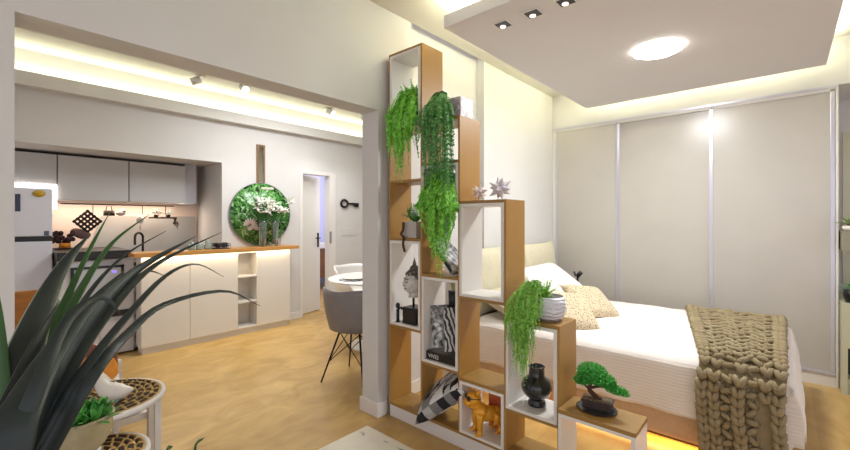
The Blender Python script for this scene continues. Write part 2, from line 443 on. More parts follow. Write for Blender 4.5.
# ------------------------------------------------------------------ foliage tools
def frond(mb, pts, lw, ll, n, seed=0, tip=.3, roundl=False, stem=.0012, density=1, spread=1.0):
    r = random.Random(seed)
    P = bez(pts, n)
    mb.tube(P[::max(1, n//10)] , stem, 4, False)
    for i in range(1, n+1):
        u = i/n
        d = (P[i]-P[i-1]).normalized()
        s_ = d.cross(Vector((r.uniform(-.3, .3), r.uniform(-.3, .3), 1))); s_ = (s_ if s_.length > .05 else d.orthogonal()).normalized()
        for sg in (-1, 1):
            if r.random() > density: continue
            k = (1-u*.75) if u > .15 else .6+u*2
            a = (s_*sg*spread + d*(.7+r.uniform(-.15, .3)) + Vector((r.uniform(-.3, .3), r.uniform(-.3, .3), -.25+r.uniform(-.3, .2)))).normalized()
            L = ll*k*r.uniform(.8, 1.15); w = lw*(.6+.4*k)
            b = a.cross(d); b = (b if b.length > .02 else a.orthogonal()).normalized()
            c = a.cross(b).normalized()
            q = P[i]
            mb.f([mb.v(q), mb.v(q+a*L*.45+c*w), mb.v(q+a*L), mb.v(q+a*L*.45-c*w)])
def droop(src, end, out, seed, wig=.02):
    r = random.Random(seed); s_ = Vector(src); e = Vector(end)
    mid = Vector((s_.x+(e.x-s_.x)*.6 + out[0], s_.y+(e.y-s_.y)*.6+out[1], s_.z+out[2]))
    m2 = Vector((e.x, e.y, (s_.z+e.z)/2 + r.uniform(-.02, .04)))
    return [s_, mid, m2+Vector((r.uniform(-wig, wig), r.uniform(-wig, wig), 0)), e]

# hanging fern, top box of first column
t = thing('hanging_fern', 'bright green drooping fern in the tallest shelf box', 'plant', (2.06, 1.935, 2.05))
MB().lathe([(0, 0), (.05, 0), (.068, .09), (.062, .10), (.055, .09), (0, .088)], (2.06, 1.92, 2.05)).build('pot', black_m, t)
m = MB(); r = random.Random(3)
for i in range(70):
    ey = r.uniform(1.80, 2.07); k = 1-abs(ey-1.95)/.15
    ez = 1.64 + (1-k)*.34 + r.uniform(0, .22)
    ex = r.uniform(1.905, 1.97)
    src = (2.05+r.uniform(-.03, .02), 1.93+r.uniform(-.03, .03), 2.14)
    m_pts = [src, (2.0+r.uniform(-.02, .02), .5*(1.93+ey), 2.20+r.uniform(-.05, .08)), (ex, ey, 2.10+r.uniform(-.05, .06)), (ex+r.uniform(-.01, .01), ey+r.uniform(-.02, .02), (2.1+ez)/2), (ex, ey+r.uniform(-.02, .02), ez)]
    frond(m, m_pts, .0052, .055, 34, i, spread=.45)
for i in range(12):
    a = r.uniform(0, 6.28)
    frond(m, [(2.05, 1.93, 2.14), (2.05+.05*math.cos(a), 1.93+.05*math.sin(a), 2.24), (2.03+.09*math.cos(a), 1.93+.09*math.sin(a), 2.29+r.uniform(-.04, .04))], .0045, .03, 20, i+70)
m.build('fronds', leaf1, t)

# trailing ivy with marble box, second column top
t = thing('trailing_vine', 'small leaved dark green trailing vine hanging from the top of the second shelf column', 'plant', (2.06, 1.66, 2.026))
MB().lathe([(0, 0), (.04, 0), (.05, .07), (.045, .075), (.04, .065), (0, .065)], (2.04, 1.68, 2.026)).build('pot', black_m, t)
m = MB()
for i in range(62):
    ey = r.gauss(1.63, .062); ey = min(1.775, max(1.5, ey)); ez = r.uniform(1.52, 1.8) + abs(ey-1.63)*.9
    ex = r.uniform(1.885, 1.965)
    frond(m, [(2.04, 1.68+r.uniform(-.03, .03), 2.09), (1.99, .5*(1.68+ey), 2.17+r.uniform(-.04, .03)), (ex, ey, 2.06), (ex+r.uniform(-.015, .01), ey+r.uniform(-.02, .02), (2.05+ez)/2), (ex, ey+r.uniform(-.02, .02), ez)], .013, .021, 36, i+100)
for i in range(20):
    ey = 1.535+r.uniform(-.03, .03); ex = r.uniform(1.9, 1.96)
    frond(m, [(2.04, 1.66, 2.09), (1.98, 1.6, 2.14), (ex, ey, 1.95), (ex, ey+r.uniform(-.02, .02), 1.6), (ex, ey+r.uniform(-.02, .02), 1.28+r.uniform(0, .2))], .012, .02, 50, i+160)
m.build('vines', leaf2, t)
mb = MB(); mb.box(2.0, 1.487, 2.027, 2.13, 1.60, 2.15, .003)
mb.build('storage_box', marble_m, label='pale marbled box on top of the second shelf column behind the vine', cat='box')

# long lime fern second column
t = thing('hanging_fern', 'long lime green fern spilling from the middle of the second shelf column', 'plant', (2.06, 1.62, 1.457))
MB().lathe([(0, 0), (.05, 0), (.062, .08), (.055, .085), (.05, .075), (0, .075)], (2.06, 1.63, 1.47)).build('pot', black_m, t)
m = MB()
for i in range(72):
    ey = r.uniform(1.49, 1.77); k = max(0, 1-abs(ey-1.60)/.16)
    ez = 1.03 + (1-k)**1.2*.40 + r.uniform(-.03, .2)
    ex = r.uniform(1.895, 1.96)
    frond(m, [(2.05, 1.63+r.uniform(-.03, .03), 1.55), (1.99+r.uniform(-.03, .01), .5*(1.63+ey), 1.64+r.uniform(-.05, .05)), (ex, ey, 1.53+r.uniform(-.05, .05)), (ex+r.uniform(-.02, .02), ey+r.uniform(-.02, .02), (1.5+ez)/2), (ex, ey*.7+1.61*.3+r.uniform(-.02, .02), ez)], .0062, .06, 36, i+200, spread=.45)
for i in range(14):
    a = r.uniform(0, 6.28)
    frond(m, [(2.04, 1.63, 1.55), (2.0+.04*math.cos(a), 1.63+.08*math.sin(a), 1.63), (1.96+.06*math.cos(a), 1.63+.15*math.sin(a), 1.66+r.uniform(-.06, .05))], .006, .03, 18, i+270)
m.build('fronds', leaf3, t)

# small bush in grey cube pot
t = thing('potted_bush', 'small dark green bush in a square grey pot above the Buddha box', 'plant', (2.05, 1.945, 1.262))
mb = B(2.0, 1.86, 1.263, 2.12, 1.985, 1.375, .004); mb.box(2.01, 1.87, 1.37, 2.11, 1.975, 1.376); mb.build('pot', mat('pot_grey', (188, 180, 170), .6), t)
m = MB()
for i in range(60):
    a = r.uniform(0, 6.28); q = r.uniform(.2, 1)
    e = (2.06+.09*q*math.cos(a), 1.93+.1*q*math.sin(a), 1.40+.09*(1-q*q)+r.uniform(-.01, .03))
    frond(m, [(2.06, 1.925, 1.37), (2.06+.04*math.cos(a), 1.925+.04*math.sin(a), 1.41), e], .005, .016, 12, i+300)
m.build('leaves', leaf2, t)
m = MB(); m.tube(bez([(1.985, 1.965, 1.37), (1.972, 1.955, 1.32), (1.972, 1.975, 1.29), (1.972, 1.95, 1.265), (1.972, 1.955, 1.22), (1.972, 1.94, 1.17)], 18), .009, 6)
m.build('twisted_branch', bark_m, label='brown twisted branch hanging over the shelf edge below the bush', cat='branch')

# Buddha head on a stand
t = thing('buddha_head', 'silvery Buddha head sculpture on a black block stand in the shelf', 'sculpture', (2.05, 1.93, .67))
bm_ = MB(); bm_.box(1.995, 1.86, .67, 2.12, 1.985, .785, .003); bm_.build('block', black_m, t)
MB().tube([(2.055, 1.935, .785), (2.055, 1.935, .88)], .008).build('rod', dark_m, t)
hd = MB(); hc = Vector((2.055, 1.935, .955)); face = Matrix.Rotation(R(160), 4, 'Z')  # looks towards -X and slightly left
hd.M = Matrix.Translation(hc) @ Matrix.Rotation(R(-28), 4, 'Z')
def headpt(u, v):
    a = u*2*math.pi; b = (v-.5)*math.pi
    x = math.cos(b)*math.cos(a); y = math.cos(b)*math.sin(a); z = math.sin(b)
    p = Vector((x*.066, y*.055, z*.085))
    fx = -x
    if fx > 0:
        p.x -= .016*math.exp(-((y/.16)**2+((z+.08)/.26)**2))*fx        # nose
        p.x += .006*math.exp(-(((abs(y)-.38)/.15)**2+((z-.12)/.1)**2))  # eye sockets
        p.x -= .005*math.exp(-(((abs(y)-.38)/.14)**2+((z-.05)/.07)**2))  # lids
        p.x -= .007*math.exp(-((y/.25)**2+((z+.48)/.07)**2))            # lips
        p.x -= .008*math.exp(-((y/.25)**2+((z+.8)/.12)**2))             # chin
    if z < -.3: p.y *= 1-.2*(-.3-z)
    return p
hd.grid(headpt, 40, 28)
for sg in (-1, 1):
    hd.ell((.004, sg*.056, -.012), (.012, .006, .034), 8, 8)
hd.build('face', buddha_m, t, merge=.0003)
ft = MB(); ft.M = Matrix.Translation(hc) @ Matrix.Rotation(R(-28), 4, 'Z')
for sg in (-1, 1):
    ft.tube([(-.064, sg*.006, .018), (-.063, sg*.02, .030), (-.050, sg*.038, .022)], .0028, 6)
    ft.tube([(-.063, sg*.010, .006), (-.061, sg*.021, .002), (-.052, sg*.033, .008)], .0034, 6)
    ft.ell((-.073, sg*.006, -.022), (.004, .004, .003), 6, 4)
ft.tube([(-.058, -.016, -.040), (-.067, 0, -.043), (-.058, .016, -.040)], .003, 6)
ft.tube([(-.060, -.010, -.053), (-.064, 0, -.055), (-.060, .010, -.053)], .002, 6)
ft.build('facial_features', mat('dark_patina', (58, 52, 46), .6), t)
nk = MB(); nk.tube([tuple(hc+Vector((0, 0, -.06))), tuple(hc+Vector((0, 0, -.105)))], [.032, .036], 16); nk.build('neck', buddha_m, t)
hr = MB(); hr.M = Matrix.Translation(hc) @ Matrix.Rotation(R(-28), 4, 'Z')
for i in range(150):
    z = r.uniform(.25, 1); a = r.uniform(0, 6.28); q = math.sqrt(1-z*z)
    if z < .62 and math.cos(a) < -.1: continue
    hr.ell((q*math.cos(a)*.068, q*math.sin(a)*.057, z*.087), (.009, .009, .009), 6, 4)
hr.ell((.006, 0, .09), (.034, .03, .03), 12, 8); hr.lathe([(.012, .11), (.014, .125), (.006, .15), (0, .175)], (.006, 0, 0), 10)
hr.build('hair', mat('hair_stone', (98, 90, 78), .7, .2, 60, .5, 90), t)
t = MB(); t.tube([(2.0, 2.035, .669), (2.0, 2.035, .76)], .011); t.ell((2.0, 2.035, .785), (.017, .015, .022)); t.tube([(2.0, 2.03, .76), (1.995, 1.995, .78), (1.995, 1.985, .765)], .007); t.tube([(2.0, 2.035, .669), (2.0, 2.035, .675)], .018)
t.build('figurine', black_m, label='small slim black figurine left of the Buddha head', cat='figurine')

# zebra box contents
bk = thing('book', 'thick black book with white lettering lying flat in the white box', 'book', (2.08, 1.64, .474))
mb = B(1.995, 1.50, .475, 2.18, 1.765, .53, .003); mb.build('cover', black_m, bk)
cu = bpy.data.curves.new('lettering', 'FONT'); cu.body = 'VIVES'; cu.size = .036; cu.extrude = .0006; cu.align_x = 'LEFT'
to = bpy.data.objects.new('lettering', cu); COL.objects.link(to)
dg = bpy.context.evaluated_depsgraph_get(); me = bpy.data.meshes.new_from_object(to.evaluated_get(dg)); bpy.data.objects.remove(to)
tm = bmesh.new(); tm.from_mesh(me)
bmesh.ops.transform(tm, matrix=Matrix.Translation((1.9945, 1.745, .490)) @ Matrix.Rotation(R(-90), 4, 'Z') @ Matrix.Rotation(R(90), 4, 'X'), verts=tm.verts)
mb = MB(); mb.bm = tm; mb.build('lettering', white_m, bk)
def leanbook(name, label, y, z, w, h, th, tilt, yaw, m, x=2.05):
    t = thing(name, label, 'book', (x, y, z))
    M = Matrix.Translation((x, y, z)) @ Matrix.Rotation(R(yaw), 4, 'Z') @ Matrix.Rotation(R(tilt), 4, 'X')
    a = MB(); a.M = M; a.box(-w/2, -th/2, 0, w/2, -th/2+.003, h, .0008); a.box(-w/2, th/2-.003, 0, w/2, th/2, h, .0008); a.box(-w/2, -th/2, 0, -w/2+.003, th/2, h); a.build('cover', m, t)
    a = MB(); a.M = M; a.box(-w/2+.004, -th/2+.003, .004, w/2-.004, th/2-.003, h-.004); a.build('pages', ceram_w, t)
leanbook('book', 'grey photo covered book leaning left on the black book', 1.655, .56, .15, .27, .03, -22, -30, photo_m, x=2.06)
leanbook('book', 'zebra striped book leaning beside the grey photo book', 1.555, .555, .15, .27, .034, -15, -42, zebra_m, x=2.045)
t = thing('candle_holder', 'dark candle holder with pale dried flowers behind the zebra striped book', 'candle holder', (2.165, 1.665, .532))
MB().lathe([(0, 0), (.03, 0), (.012, .03), (.012, .26), (.036, .29), (.038, .38), (.03, .38), (.03, .3), (0, .3)], (2.165, 1.665, .532)).build('stem', black_m, t)
m = MB()
for i in range(7):
    a = i*.9; m.tube([(2.165, 1.665, .85), (2.165+.02*math.cos(a), 1.665+.02*math.sin(a), .985)], [.004, .008], 6)
m.build('dried_flowers', mat('dried', (176, 168, 110), .8), t)
# leaning picture behind lime fern & framed print
t = thing('picture_book', 'black and white printed book leaning diagonally behind the lime fern', 'book', (2.08, 1.62, 1.036))
m = MB(); m.M = Matrix.Translation((2.09, 1.535, 1.06)) @ Matrix.Rotation(R(-42), 4, 'X'); m.box(-.09, 0, 0, .09, .03, .29, .002); m.build('cover', photo_m, t)
m = MB(); m.M = Matrix.Translation((2.09, 1.535, 1.06)) @ Matrix.Rotation(R(-42), 4, 'X'); m.box(-.0925, .006, .02, -.0895, .024, .27); m.build('spine_print', black_m, t)
fr = thing('framed_print', 'small white framed green print standing in the white box behind the vine', 'picture frame', (2.13, 1.64, 1.469))
openbox(1.515, 1.765, 1.47, 1.70, .012, 2.13, 2.145).build('frame', white_m, fr)
MB().box(2.136, 1.527, 1.482, 2.14, 1.753, 1.688).build('print', mat('print_sage', (190, 200, 176), .5, .15, 12), fr)

# origami stars
def star(label, c, R0, seed, m=pearl_m):
    ico = bmesh.new(); bmesh.ops.create_icosphere(ico, subdivisions=1, radius=1)
    bm = bmesh.new(); E = Euler((.3+seed, .5*seed, .9*seed)).to_matrix(); rr = random.Random(seed)
    cen = {f_.index: bm.verts.new(E @ f_.calc_center_median().normalized()*R0*.42) for f_ in ico.faces}
    for v_ in ico.verts:
        fs = [f_ for f_ in v_.link_faces]; n_ = v_.co.normalized(); ref = (fs[0].calc_center_median()-n_); ref = (ref-n_*ref.dot(n_)).normalized(); b_ = n_.cross(ref)
        fs.sort(key=lambda f_: math.atan2((f_.calc_center_median()).dot(b_), (f_.calc_center_median()).dot(ref)))
        tip = bm.verts.new(E @ n_*R0*rr.uniform(.92, 1.05)); k = len(fs)
        for i in range(k): bm.faces.new([cen[fs[i].index], cen[fs[(i+1) % k].index], tip])
    mz = min(v.co.z for v in bm.verts)
    bmesh.ops.translate(bm, verts=bm.verts, vec=Vector(c)-Vector((0, 0, mz)))
    mb = MB(); mb.bm = bm; mb.build('origami_star', m, label=label, cat='ornament')
star('smaller pearly folded star ornament nearest the oak column', (2.07, 1.395, 1.503), .058, 2)
star('larger lilac grey folded star ornament at the outer end of the shelf top', (2.06, 1.245, 1.503), .078, 5, mat('lilac_origami', (206, 200, 206), .4, .05, 12))

# cushion on the floor compartment
def pillow(mb, w, h, t, n=14, pinch=.06, corner=.10, M=None):
    M0 = mb.M.copy()
    if M is not None: mb.M = mb.M @ M
    for sg in (-1, 1):
        def fn(u, v):
            a = u*2-1; b = v*2-1
            k = max(0, (1-a**4)*(1-b**4))**.5
            pi_ = 1-pinch*(1-abs(b)**3)*abs(a)**3 - 0
            pj = 1-pinch*(1-abs(a)**3)*abs(b)**3
            cx_ = corner*(abs(a)*abs(b))**6
            return (a*w/2*pi_*(1+cx_), b*h/2*pj*(1+cx_), sg*t/2*k**.9 + .004*noise.noise(Vector((a*2.2, b*2.2, sg))))
        mb.grid(fn, n, n)
    mb.M = M0
def frame3(loc, xdir, zdir):
    x = Vector(xdir).normalized(); z = Vector(zdir).normalized(); y = z.cross(x).normalized(); z = x.cross(y).normalized()
    M = Matrix((x, y, z)).transposed().to_4x4(); M.translation = Vector(loc); return M
cm = MB()
geo = [mat('geo_white', (222, 220, 218), .9), mat('geo_black', (34, 34, 38), .9), mat('geo_grey', (128, 126, 126), .9), mat('geo_lgrey', (184, 182, 180), .9)]
cm.M = frame3((2.075, 1.665, .255), (.14, -.75, .62), (-.42, .45, .8))
pillow(cm, .42, .30, .13, 44)
rr = random.Random(5); tris = []
bmesh.ops.remove_doubles(cm.bm, verts=cm.bm.verts, dist=.0005)
Mi = cm.M.inverted()
for f_ in cm.bm.faces:
    c = Mi @ f_.calc_center_median()
    s_ = .066; k = int(math.floor(c.x/s_)); l_ = int(math.floor(c.y/s_)); q = (c.x/s_-k) > (c.y/s_-l_)
    h = random.Random(k*131+l_*717+q*39+5).randrange(7)
    f_.material_index = [0, 1, 2, 3, 0, 2, 1][h]
cm.build('throw_pillow', geo, label='grey black and white triangle patterned cushion in the bottom shelf compartment', cat='cushion')

# golden bulldog statue
t = thing('dog_statue', 'small golden bulldog statue wearing black sunglasses in the lowest white box', 'statue', (2.06, 1.36, .113))
D = MB()
DM = Matrix.Translation((2.06, 1.335, .114)) @ Matrix.Rotation(R(146), 4, 'Z') @ Matrix.Scale(1.08, 4)
D.M = DM   # +x is forward
def skinchain(mb, pts, rad, n=10): mb.tube(bez(pts, 12), [rad[min(len(rad)-1, int(i/12*(len(rad)-1)+.5))] for i in range(13)], n)
D.ell((-.005, 0, .105), (.072, .042, .044), 16, 10); D.ell((.04, 0, .12), (.045, .046, .05), 14, 10); D.ell((-.055, 0, .105), (.036, .038, .038), 12, 8)
D.ell((.068, 0, .165), (.036, .034, .03), 14, 10, Euler((0, .2, 0)))
D.ell((.08, 0, .195), (.042, .044, .038), 16, 10); D.ell((.115, .012, .180), (.02, .018, .017), 10, 8); D.ell((.115, -.012, .180), (.02, .018, .017), 10, 8); D.ell((.112, 0, .166), (.018, .022, .01), 10, 6)
D.ell((.13, 0, .19), (.008, .009, .006), 8, 6)
for sy in (-1, 1):
    D.tube([(.07, sy*.03, .225), (.062, sy*.04, .247), (.058, sy*.044, .258)], [.014, .010, .002], 8)
    D.tube(bez([(.05, sy*.032, .12), (.058, sy*.036, .07), (.056, sy*.034, .035), (.060, sy*.034, .012)], 8), [.022, .021, .019, .017, .015, .014, .014, .015, .018], 10)
    D.ell((.066, sy*.034, .010), (.022, .016, .010), 10, 6)
    D.tube(bez([(-.05, sy*.026, .11), (-.045, sy*.034, .075), (-.068, sy*.032, .045), (-.058, sy*.032, .012)], 8), [.028, .027, .024, .019, .015, .013, .013, .014, .016], 10)
    D.ell((-.052, sy*.032, .010), (.022, .015, .010), 10, 6)
D.tube([(-.088, 0, .12), (-.10, 0, .128), (-.105, 0, .14)], [.009, .007, .003], 8)
D.build('body', gold_m, t)
G = MB(); G.M = DM
for sy in (-1, 1): G.ell((.117, sy*.021, .207), (.006, .018, .013), 12, 8, Euler((0, -.15, sy*.25)))
G.tube([(.121, -.01, .211), (.123, 0, .213), (.121, .01, .211)], .003, 6)
for sy in (-1, 1): G.tube([(.112, sy*.036, .209), (.08, sy*.046, .208), (.06, sy*.044, .205)], .0025, 6)
G.build('sunglasses', black_m, t)
mb = B(2.13, 1.205, .114, 2.19, 1.37, .385, .003)
mb.build('picture_box', ramp_mat('pink_orange_print', 'ShaderNodeTexNoise', 9, [(.4, (196, 96, 60)), (.55, (226, 140, 60)), (.65, (230, 190, 140))], .6), label='orange and pink printed box behind the golden bulldog', cat='box')

# black vase
MB().lathe([(0, 0), (.05, 0), (.054, .006), (.05, .022), (.04, .03), (.046, .038), (.076, .062), (.09, .09), (.09, .11), (.078, .138), (.056, .155), (.046, .165), (.045, .205), (.05, .214), (.044, .216), (.038, .208), (.038, .17), (0, .16)], (2.09, 1.03, .3615), 36, .93, .93).build(
    'vase', mat('black_glaze', (16, 18, 16), .12, coat=.5), smooth=True, label='glossy black round bellied vase in the white box', cat='vase')

# swirl pot with asparagus fern
t = thing('asparagus_fern', 'feathery light green fern in a white swirl textured pot spilling down the shelf', 'plant', (2.09, .97, .847))
MB().lathe([(0, 0), (.066, 0), (.088, .03), (.096, .07), (.094, .10), (.086, .128), (.080, .128), (.084, .10), (.08, .09), (0, .09)], (2.09, .965, .847), 36).build('pot', swirl_m, t, smooth=True)
MB().lathe([(0, .088), (.083, .09), (.05, .105), (0, .108)], (2.09, .965, .847)).build('soil', soil_m, t)
m = MB()
for i in range(150):
    ey = r.gauss(1.035, .04); ey = min(1.12, max(.93, ey)); k = max(0, 1-abs(ey-1.04)/.11)
    ez = .48+(1-k)*.3+r.uniform(0, .4)*(.4+.6*r.random())
    ex = r.uniform(1.89, 1.96)
    s0 = (2.07+r.uniform(-.04, .04), .99+r.uniform(-.05, .05), .955)
    frond(m, [s0, (2.0+r.uniform(-.03, .03), .5*(1.0+ey)+r.uniform(-.02, .02), 1.0+r.uniform(-.03, .06)), (ex, ey, .92+r.uniform(-.08, .05)), (ex+r.uniform(-.01, .02), ey+r.uniform(-.02, .02), (.9+ez)/2), (ex, ey+r.uniform(-.03, .03), ez)], .0045, .017, 38, i+400)
for i in range(50):
    a = r.uniform(0, 6.28); q = r.uniform(.04, .12)
    frond(m, [(2.07, .985, .955), (2.06+q*.5*math.cos(a), .99+q*.5*math.sin(a), 1.0), (2.04+q*math.cos(a), 1.0+q*math.sin(a), 1.02+r.uniform(-.04, .05))], .0032, .014, 20, i+600)
m.build('fronds', leaf4, t)

# bonsai
BSC = Matrix.Translation((2.075, .705, .4445)) @ Matrix.Scale(.88, 4) @ Matrix.Translation((-2.075, -.70, -.4445))
class BMB(MB):
    def build(s, *a, **k):
        bmesh.ops.transform(s.bm, matrix=BSC, verts=s.bm.verts); return super().build(*a, **k)
MB0 = MB; MB = BMB
t = thing('bonsai_tree', 'miniature bonsai tree in a dark rectangular pot on the low table', 'plant', (2.06, .70, .444))
BX, BY, BZ = 2.075, .70, .4445
MB().lathe([(0, 0), (.085, 0), (.098, .008), (.094, .010), (.083, .004), (0, .004)], (BX-.005, BY-.005, BZ), 36, 1, 1.12).build('tray', black_m, t)
mb = MB(); mb.M = Matrix.Translation((BX, BY-.01, BZ+.006)) @ Matrix.Rotation(R(8), 4, 'Z')
mb.box(-.045, -.075, .006, .045, .075, .042, .006); mb.box(-.05, -.082, .040, .05, .082, .050, .003); mb.build('pot', mat('bonsai_pot', (62, 48, 44), .6, .1, 30), t)
mb = MB(); mb.M = Matrix.Translation((BX, BY-.01, BZ+.006)) @ Matrix.Rotation(R(8), 4, 'Z'); mb.box(-.042, -.072, .04, .042, .072, .055, .004); mb.build('soil', mat('pebble_soil', (120, 100, 78), .95, .4, 90, .8, 120), t)
m = MB()
m.tube(bez([(BX, BY-.02, BZ+.05), (BX, BY+.01, BZ+.075), (BX-.005, BY+.035, BZ+.10), (BX, BY+.03, BZ+.13), (BX, BY+.015, BZ+.16)], 10), [.022, .018, .015, .014, .013, .012, .011, .010, .009, .008, .006], 8)
m.tube(bez([(BX, BY+.03, BZ+.11), (BX, BY-.02, BZ+.13), (BX, BY-.08, BZ+.135), (BX, BY-.11, BZ+.125)], 8), [.009, .008, .007, .006, .006, .005, .004, .003, .002], 6)
m.tube([(BX, BY+.035, BZ+.10), (BX, BY+.07, BZ+.12)], [.007, .004], 6); m.tube([(BX, BY+.0, BZ+.055), (BX+.01, BY-.04, BZ+.056)], [.014, .004], 6)
m.build('trunk', bark_m, t)
m = MB()
def leafball(m, c, rad, n, s, rr):
    for i in range(n):
        while True:
            p = Vector((rr.uniform(-1, 1), rr.uniform(-1, 1), rr.uniform(-.8, 1)))
            if .3 < p.length < 1: break
        q = Vector(c)+Vector((p.x*rad[0], p.y*rad[1], p.z*rad[2])); a = Vector((rr.gauss(0, 1), rr.gauss(0, 1), rr.gauss(.6, 1))).normalized(); b = a.orthogonal().normalized()
        m.f([m.v(q-a*s), m.v(q+b*s*.6), m.v(q+a*s), m.v(q-b*s*.6)])
rb = random.Random(9)
for c, rad, n in [((BX, BY+.02, BZ+.205), (.065, .085, .05), 1700), ((BX, BY-.03, BZ+.175), (.06, .08, .04), 1000), ((BX, BY+.075, BZ+.145), (.05, .05, .03), 600), ((BX, BY-.05, BZ+.165), (.05, .06, .035), 800), ((BX, BY-.105, BZ+.135), (.04, .055, .026), 600), ((BX, BY+.045, BZ+.17), (.06, .07, .04), 900), ((BX, BY-.15, BZ+.128), (.03, .03, .018), 160)]:
    leafball(m, c, rad, n, .0065, rb)
m.build('canopy', bon_m, t)
MB = MB0

# socket strip seen through the shelf
mb = B(2.62, 2.208, .28, 2.80, 2.2245, .42, .003)
t = mb.build('wall_socket', [white_m], label='white wall socket plate low behind the bottom shelf compartment', cat='socket')
mb = B(2.66, 2.204, .285, 2.685, 2.209, .415); mb.box(2.74, 2.204, .285, 2.765, 2.209, .415); mb.build('socket_slots', black_m, t)

# ------------------------------------------------------------------ bed
bd = thing('bed', 'upholstered beige double bed with white ribbed coverlet in front of the wardrobe', 'bed', (3.6, 1.0, 0))
B(2.83, .0, .06, 4.37, 2.02, .27, .02).build('base', base_m, bd)
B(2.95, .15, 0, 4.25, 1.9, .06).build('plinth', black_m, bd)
B(2.84, .01, .27, 4.36, 2.0, .54, .05).build('mattress', white_c, bd)
m = MB()
bx0, bx1, by0, by1, bt = 2.80, 4.40, -.03, 1.93, .565
def drape(u, v):
    # u across X (side flap, top, side flap); v along Y (foot flap then top)
    s_ = u*2.3 - .35; w_ = v*2.28 - .32
    x = bx0+min(max(s_, 0), 1.6); zx = 0; y = by0+max(w_, 0); z = bt
    dx = max(0, -s_) + max(0, s_-1.6); dy = max(0, -w_)
    rr_ = .05
    edge = max(dx, dy)
    if dx > 0: z = bt - dx*.98
    if dy > 0: z = min(z, bt - dy*.86)
    # rounded shoulders
    ix = min(s_, 1.6-s_) if dx == 0 else 0; iy = w_ if dy == 0 else 0
    if dx == 0 and ix < .09: z -= .045*(1-ix/.09)**2
    elif dx > 0: z -= .045*max(0, 1-dx/.25) if dx < .25 else 0
    if dx > 0: z = bt-.045-dx*.84
    if dy == 0 and iy < .09: z -= .045*(1-iy/.09)**2
    if dy > 0: z = min(z, bt-.045-dy*.7)
    f_ = noise.noise(Vector((x*3, y*3, .3)))
    if dx > 0:
        x += (-1 if s_ < 0 else 1)*(.012*math.sin(y*17)*dx*2 + .02*dx + .012*f_)
    if dy > 0: y -= .04*math.sin(min(1, dy/.3)*math.pi*.55) + .015*f_ + .02*math.sin(x*14)*dy
    z += .010*f_ + .006*noise.noise(Vector((x*8, y*8, 2)))
    return (x, y, z)
m.grid(drape, 90, 90)
for f3 in m.bm.faces:
    cc = f3.calc_center_median(); f3.material_index = 1 if (cc.z > .53) else 0
m.build('coverlet', [ribbed, white_c], bd, solid=.012)
hb = MB(); hb.M = frame3((3.35, 2.03, .84), (1, 0, 0), (0, -1, .12)); pillow(hb, 1.05, .60, .16, 18, .03, .06)
hb.build('headboard_cushion', cream_c, bd)
hb = MB(); hb.M = frame3((4.15, 2.02, .84), (1, 0, 0), (0, -1, .12)); pillow(hb, .80, .60, .16, 18, .03, .09)
hb.build('headboard_cushion', cream_c, bd)
B(2.84, 2.04, .1, 4.55, 2.13, .62, .02).build('headboard_base', mat('dark_headboard', (50, 42, 34), .8), bd)
def pil(label, M, w, h, t, m_, name='pillow'):
    a = MB(); a.M = M; pillow(a, w, h, t, 16); a.build(name, m_, label=label, cat='pillow' if name == 'pillow' else 'cushion', merge=.0005)
pil('white pillow leaning on the headboard furthest from the shelf', frame3((3.70, 1.66, .78), (1, .05, 0), (-.1, -.55, .80)), .80, .50, .20, white_c)
pil('cream pillow lying on the bed nearest the shelf', frame3((3.14, 1.70, .68), (1, 0, 0), (0, -.35, .93)), .60, .46, .17, cream_c)
pil('dotted beige cushion on the bed nearer the shelf', frame3((3.13, 1.27, .665), (.75, -.65, -.10), (-.35, -.45, .8)), .40, .40, .14, dots_m, 'throw_pillow')
pil('dotted beige cushion on the bed nearer the wardrobe', frame3((3.60, 1.27, .675), (.85, -.45, -.12), (-.2, -.50, .8)), .40, .38, .13, dots_m, 'throw_pillow')
# bedside lamps glimpsed
t = thing('bedside_lamp', 'small black bedside lamp between bed and wardrobe', 'lamp', (4.6, 1.75, 0))
MB().tube([(4.53, 1.74, .02), (4.53, 1.74, .76)], .012).build('pole', dark_m, t); MB().cyl((4.53, 1.74, 0), .09, .02).build('base', dark_m, t)
MB().tube([(4.53, 1.74, .76), (4.53, 1.70, .81)], .024, 12).build('lamp_head', black_m, t); MB().tube([(4.53, 1.76, .76), (4.53, 1.78, .81)], .012).build('switch', black_m, t)
MB().ell((2.62, 2.05, .43), (.035, .035, .035), 16, 12).build('globe_light', led('warm_globe', (255, 176, 80), 1.4), label='small warm glowing globe light beside the bed head', cat='lamp', smooth=True)
MB().tube([(2.62, 2.05, 0), (2.62, 2.05, .395)], .012).build('light_post', dark_m, label='thin dark post carrying the small globe light', cat='lamp post')

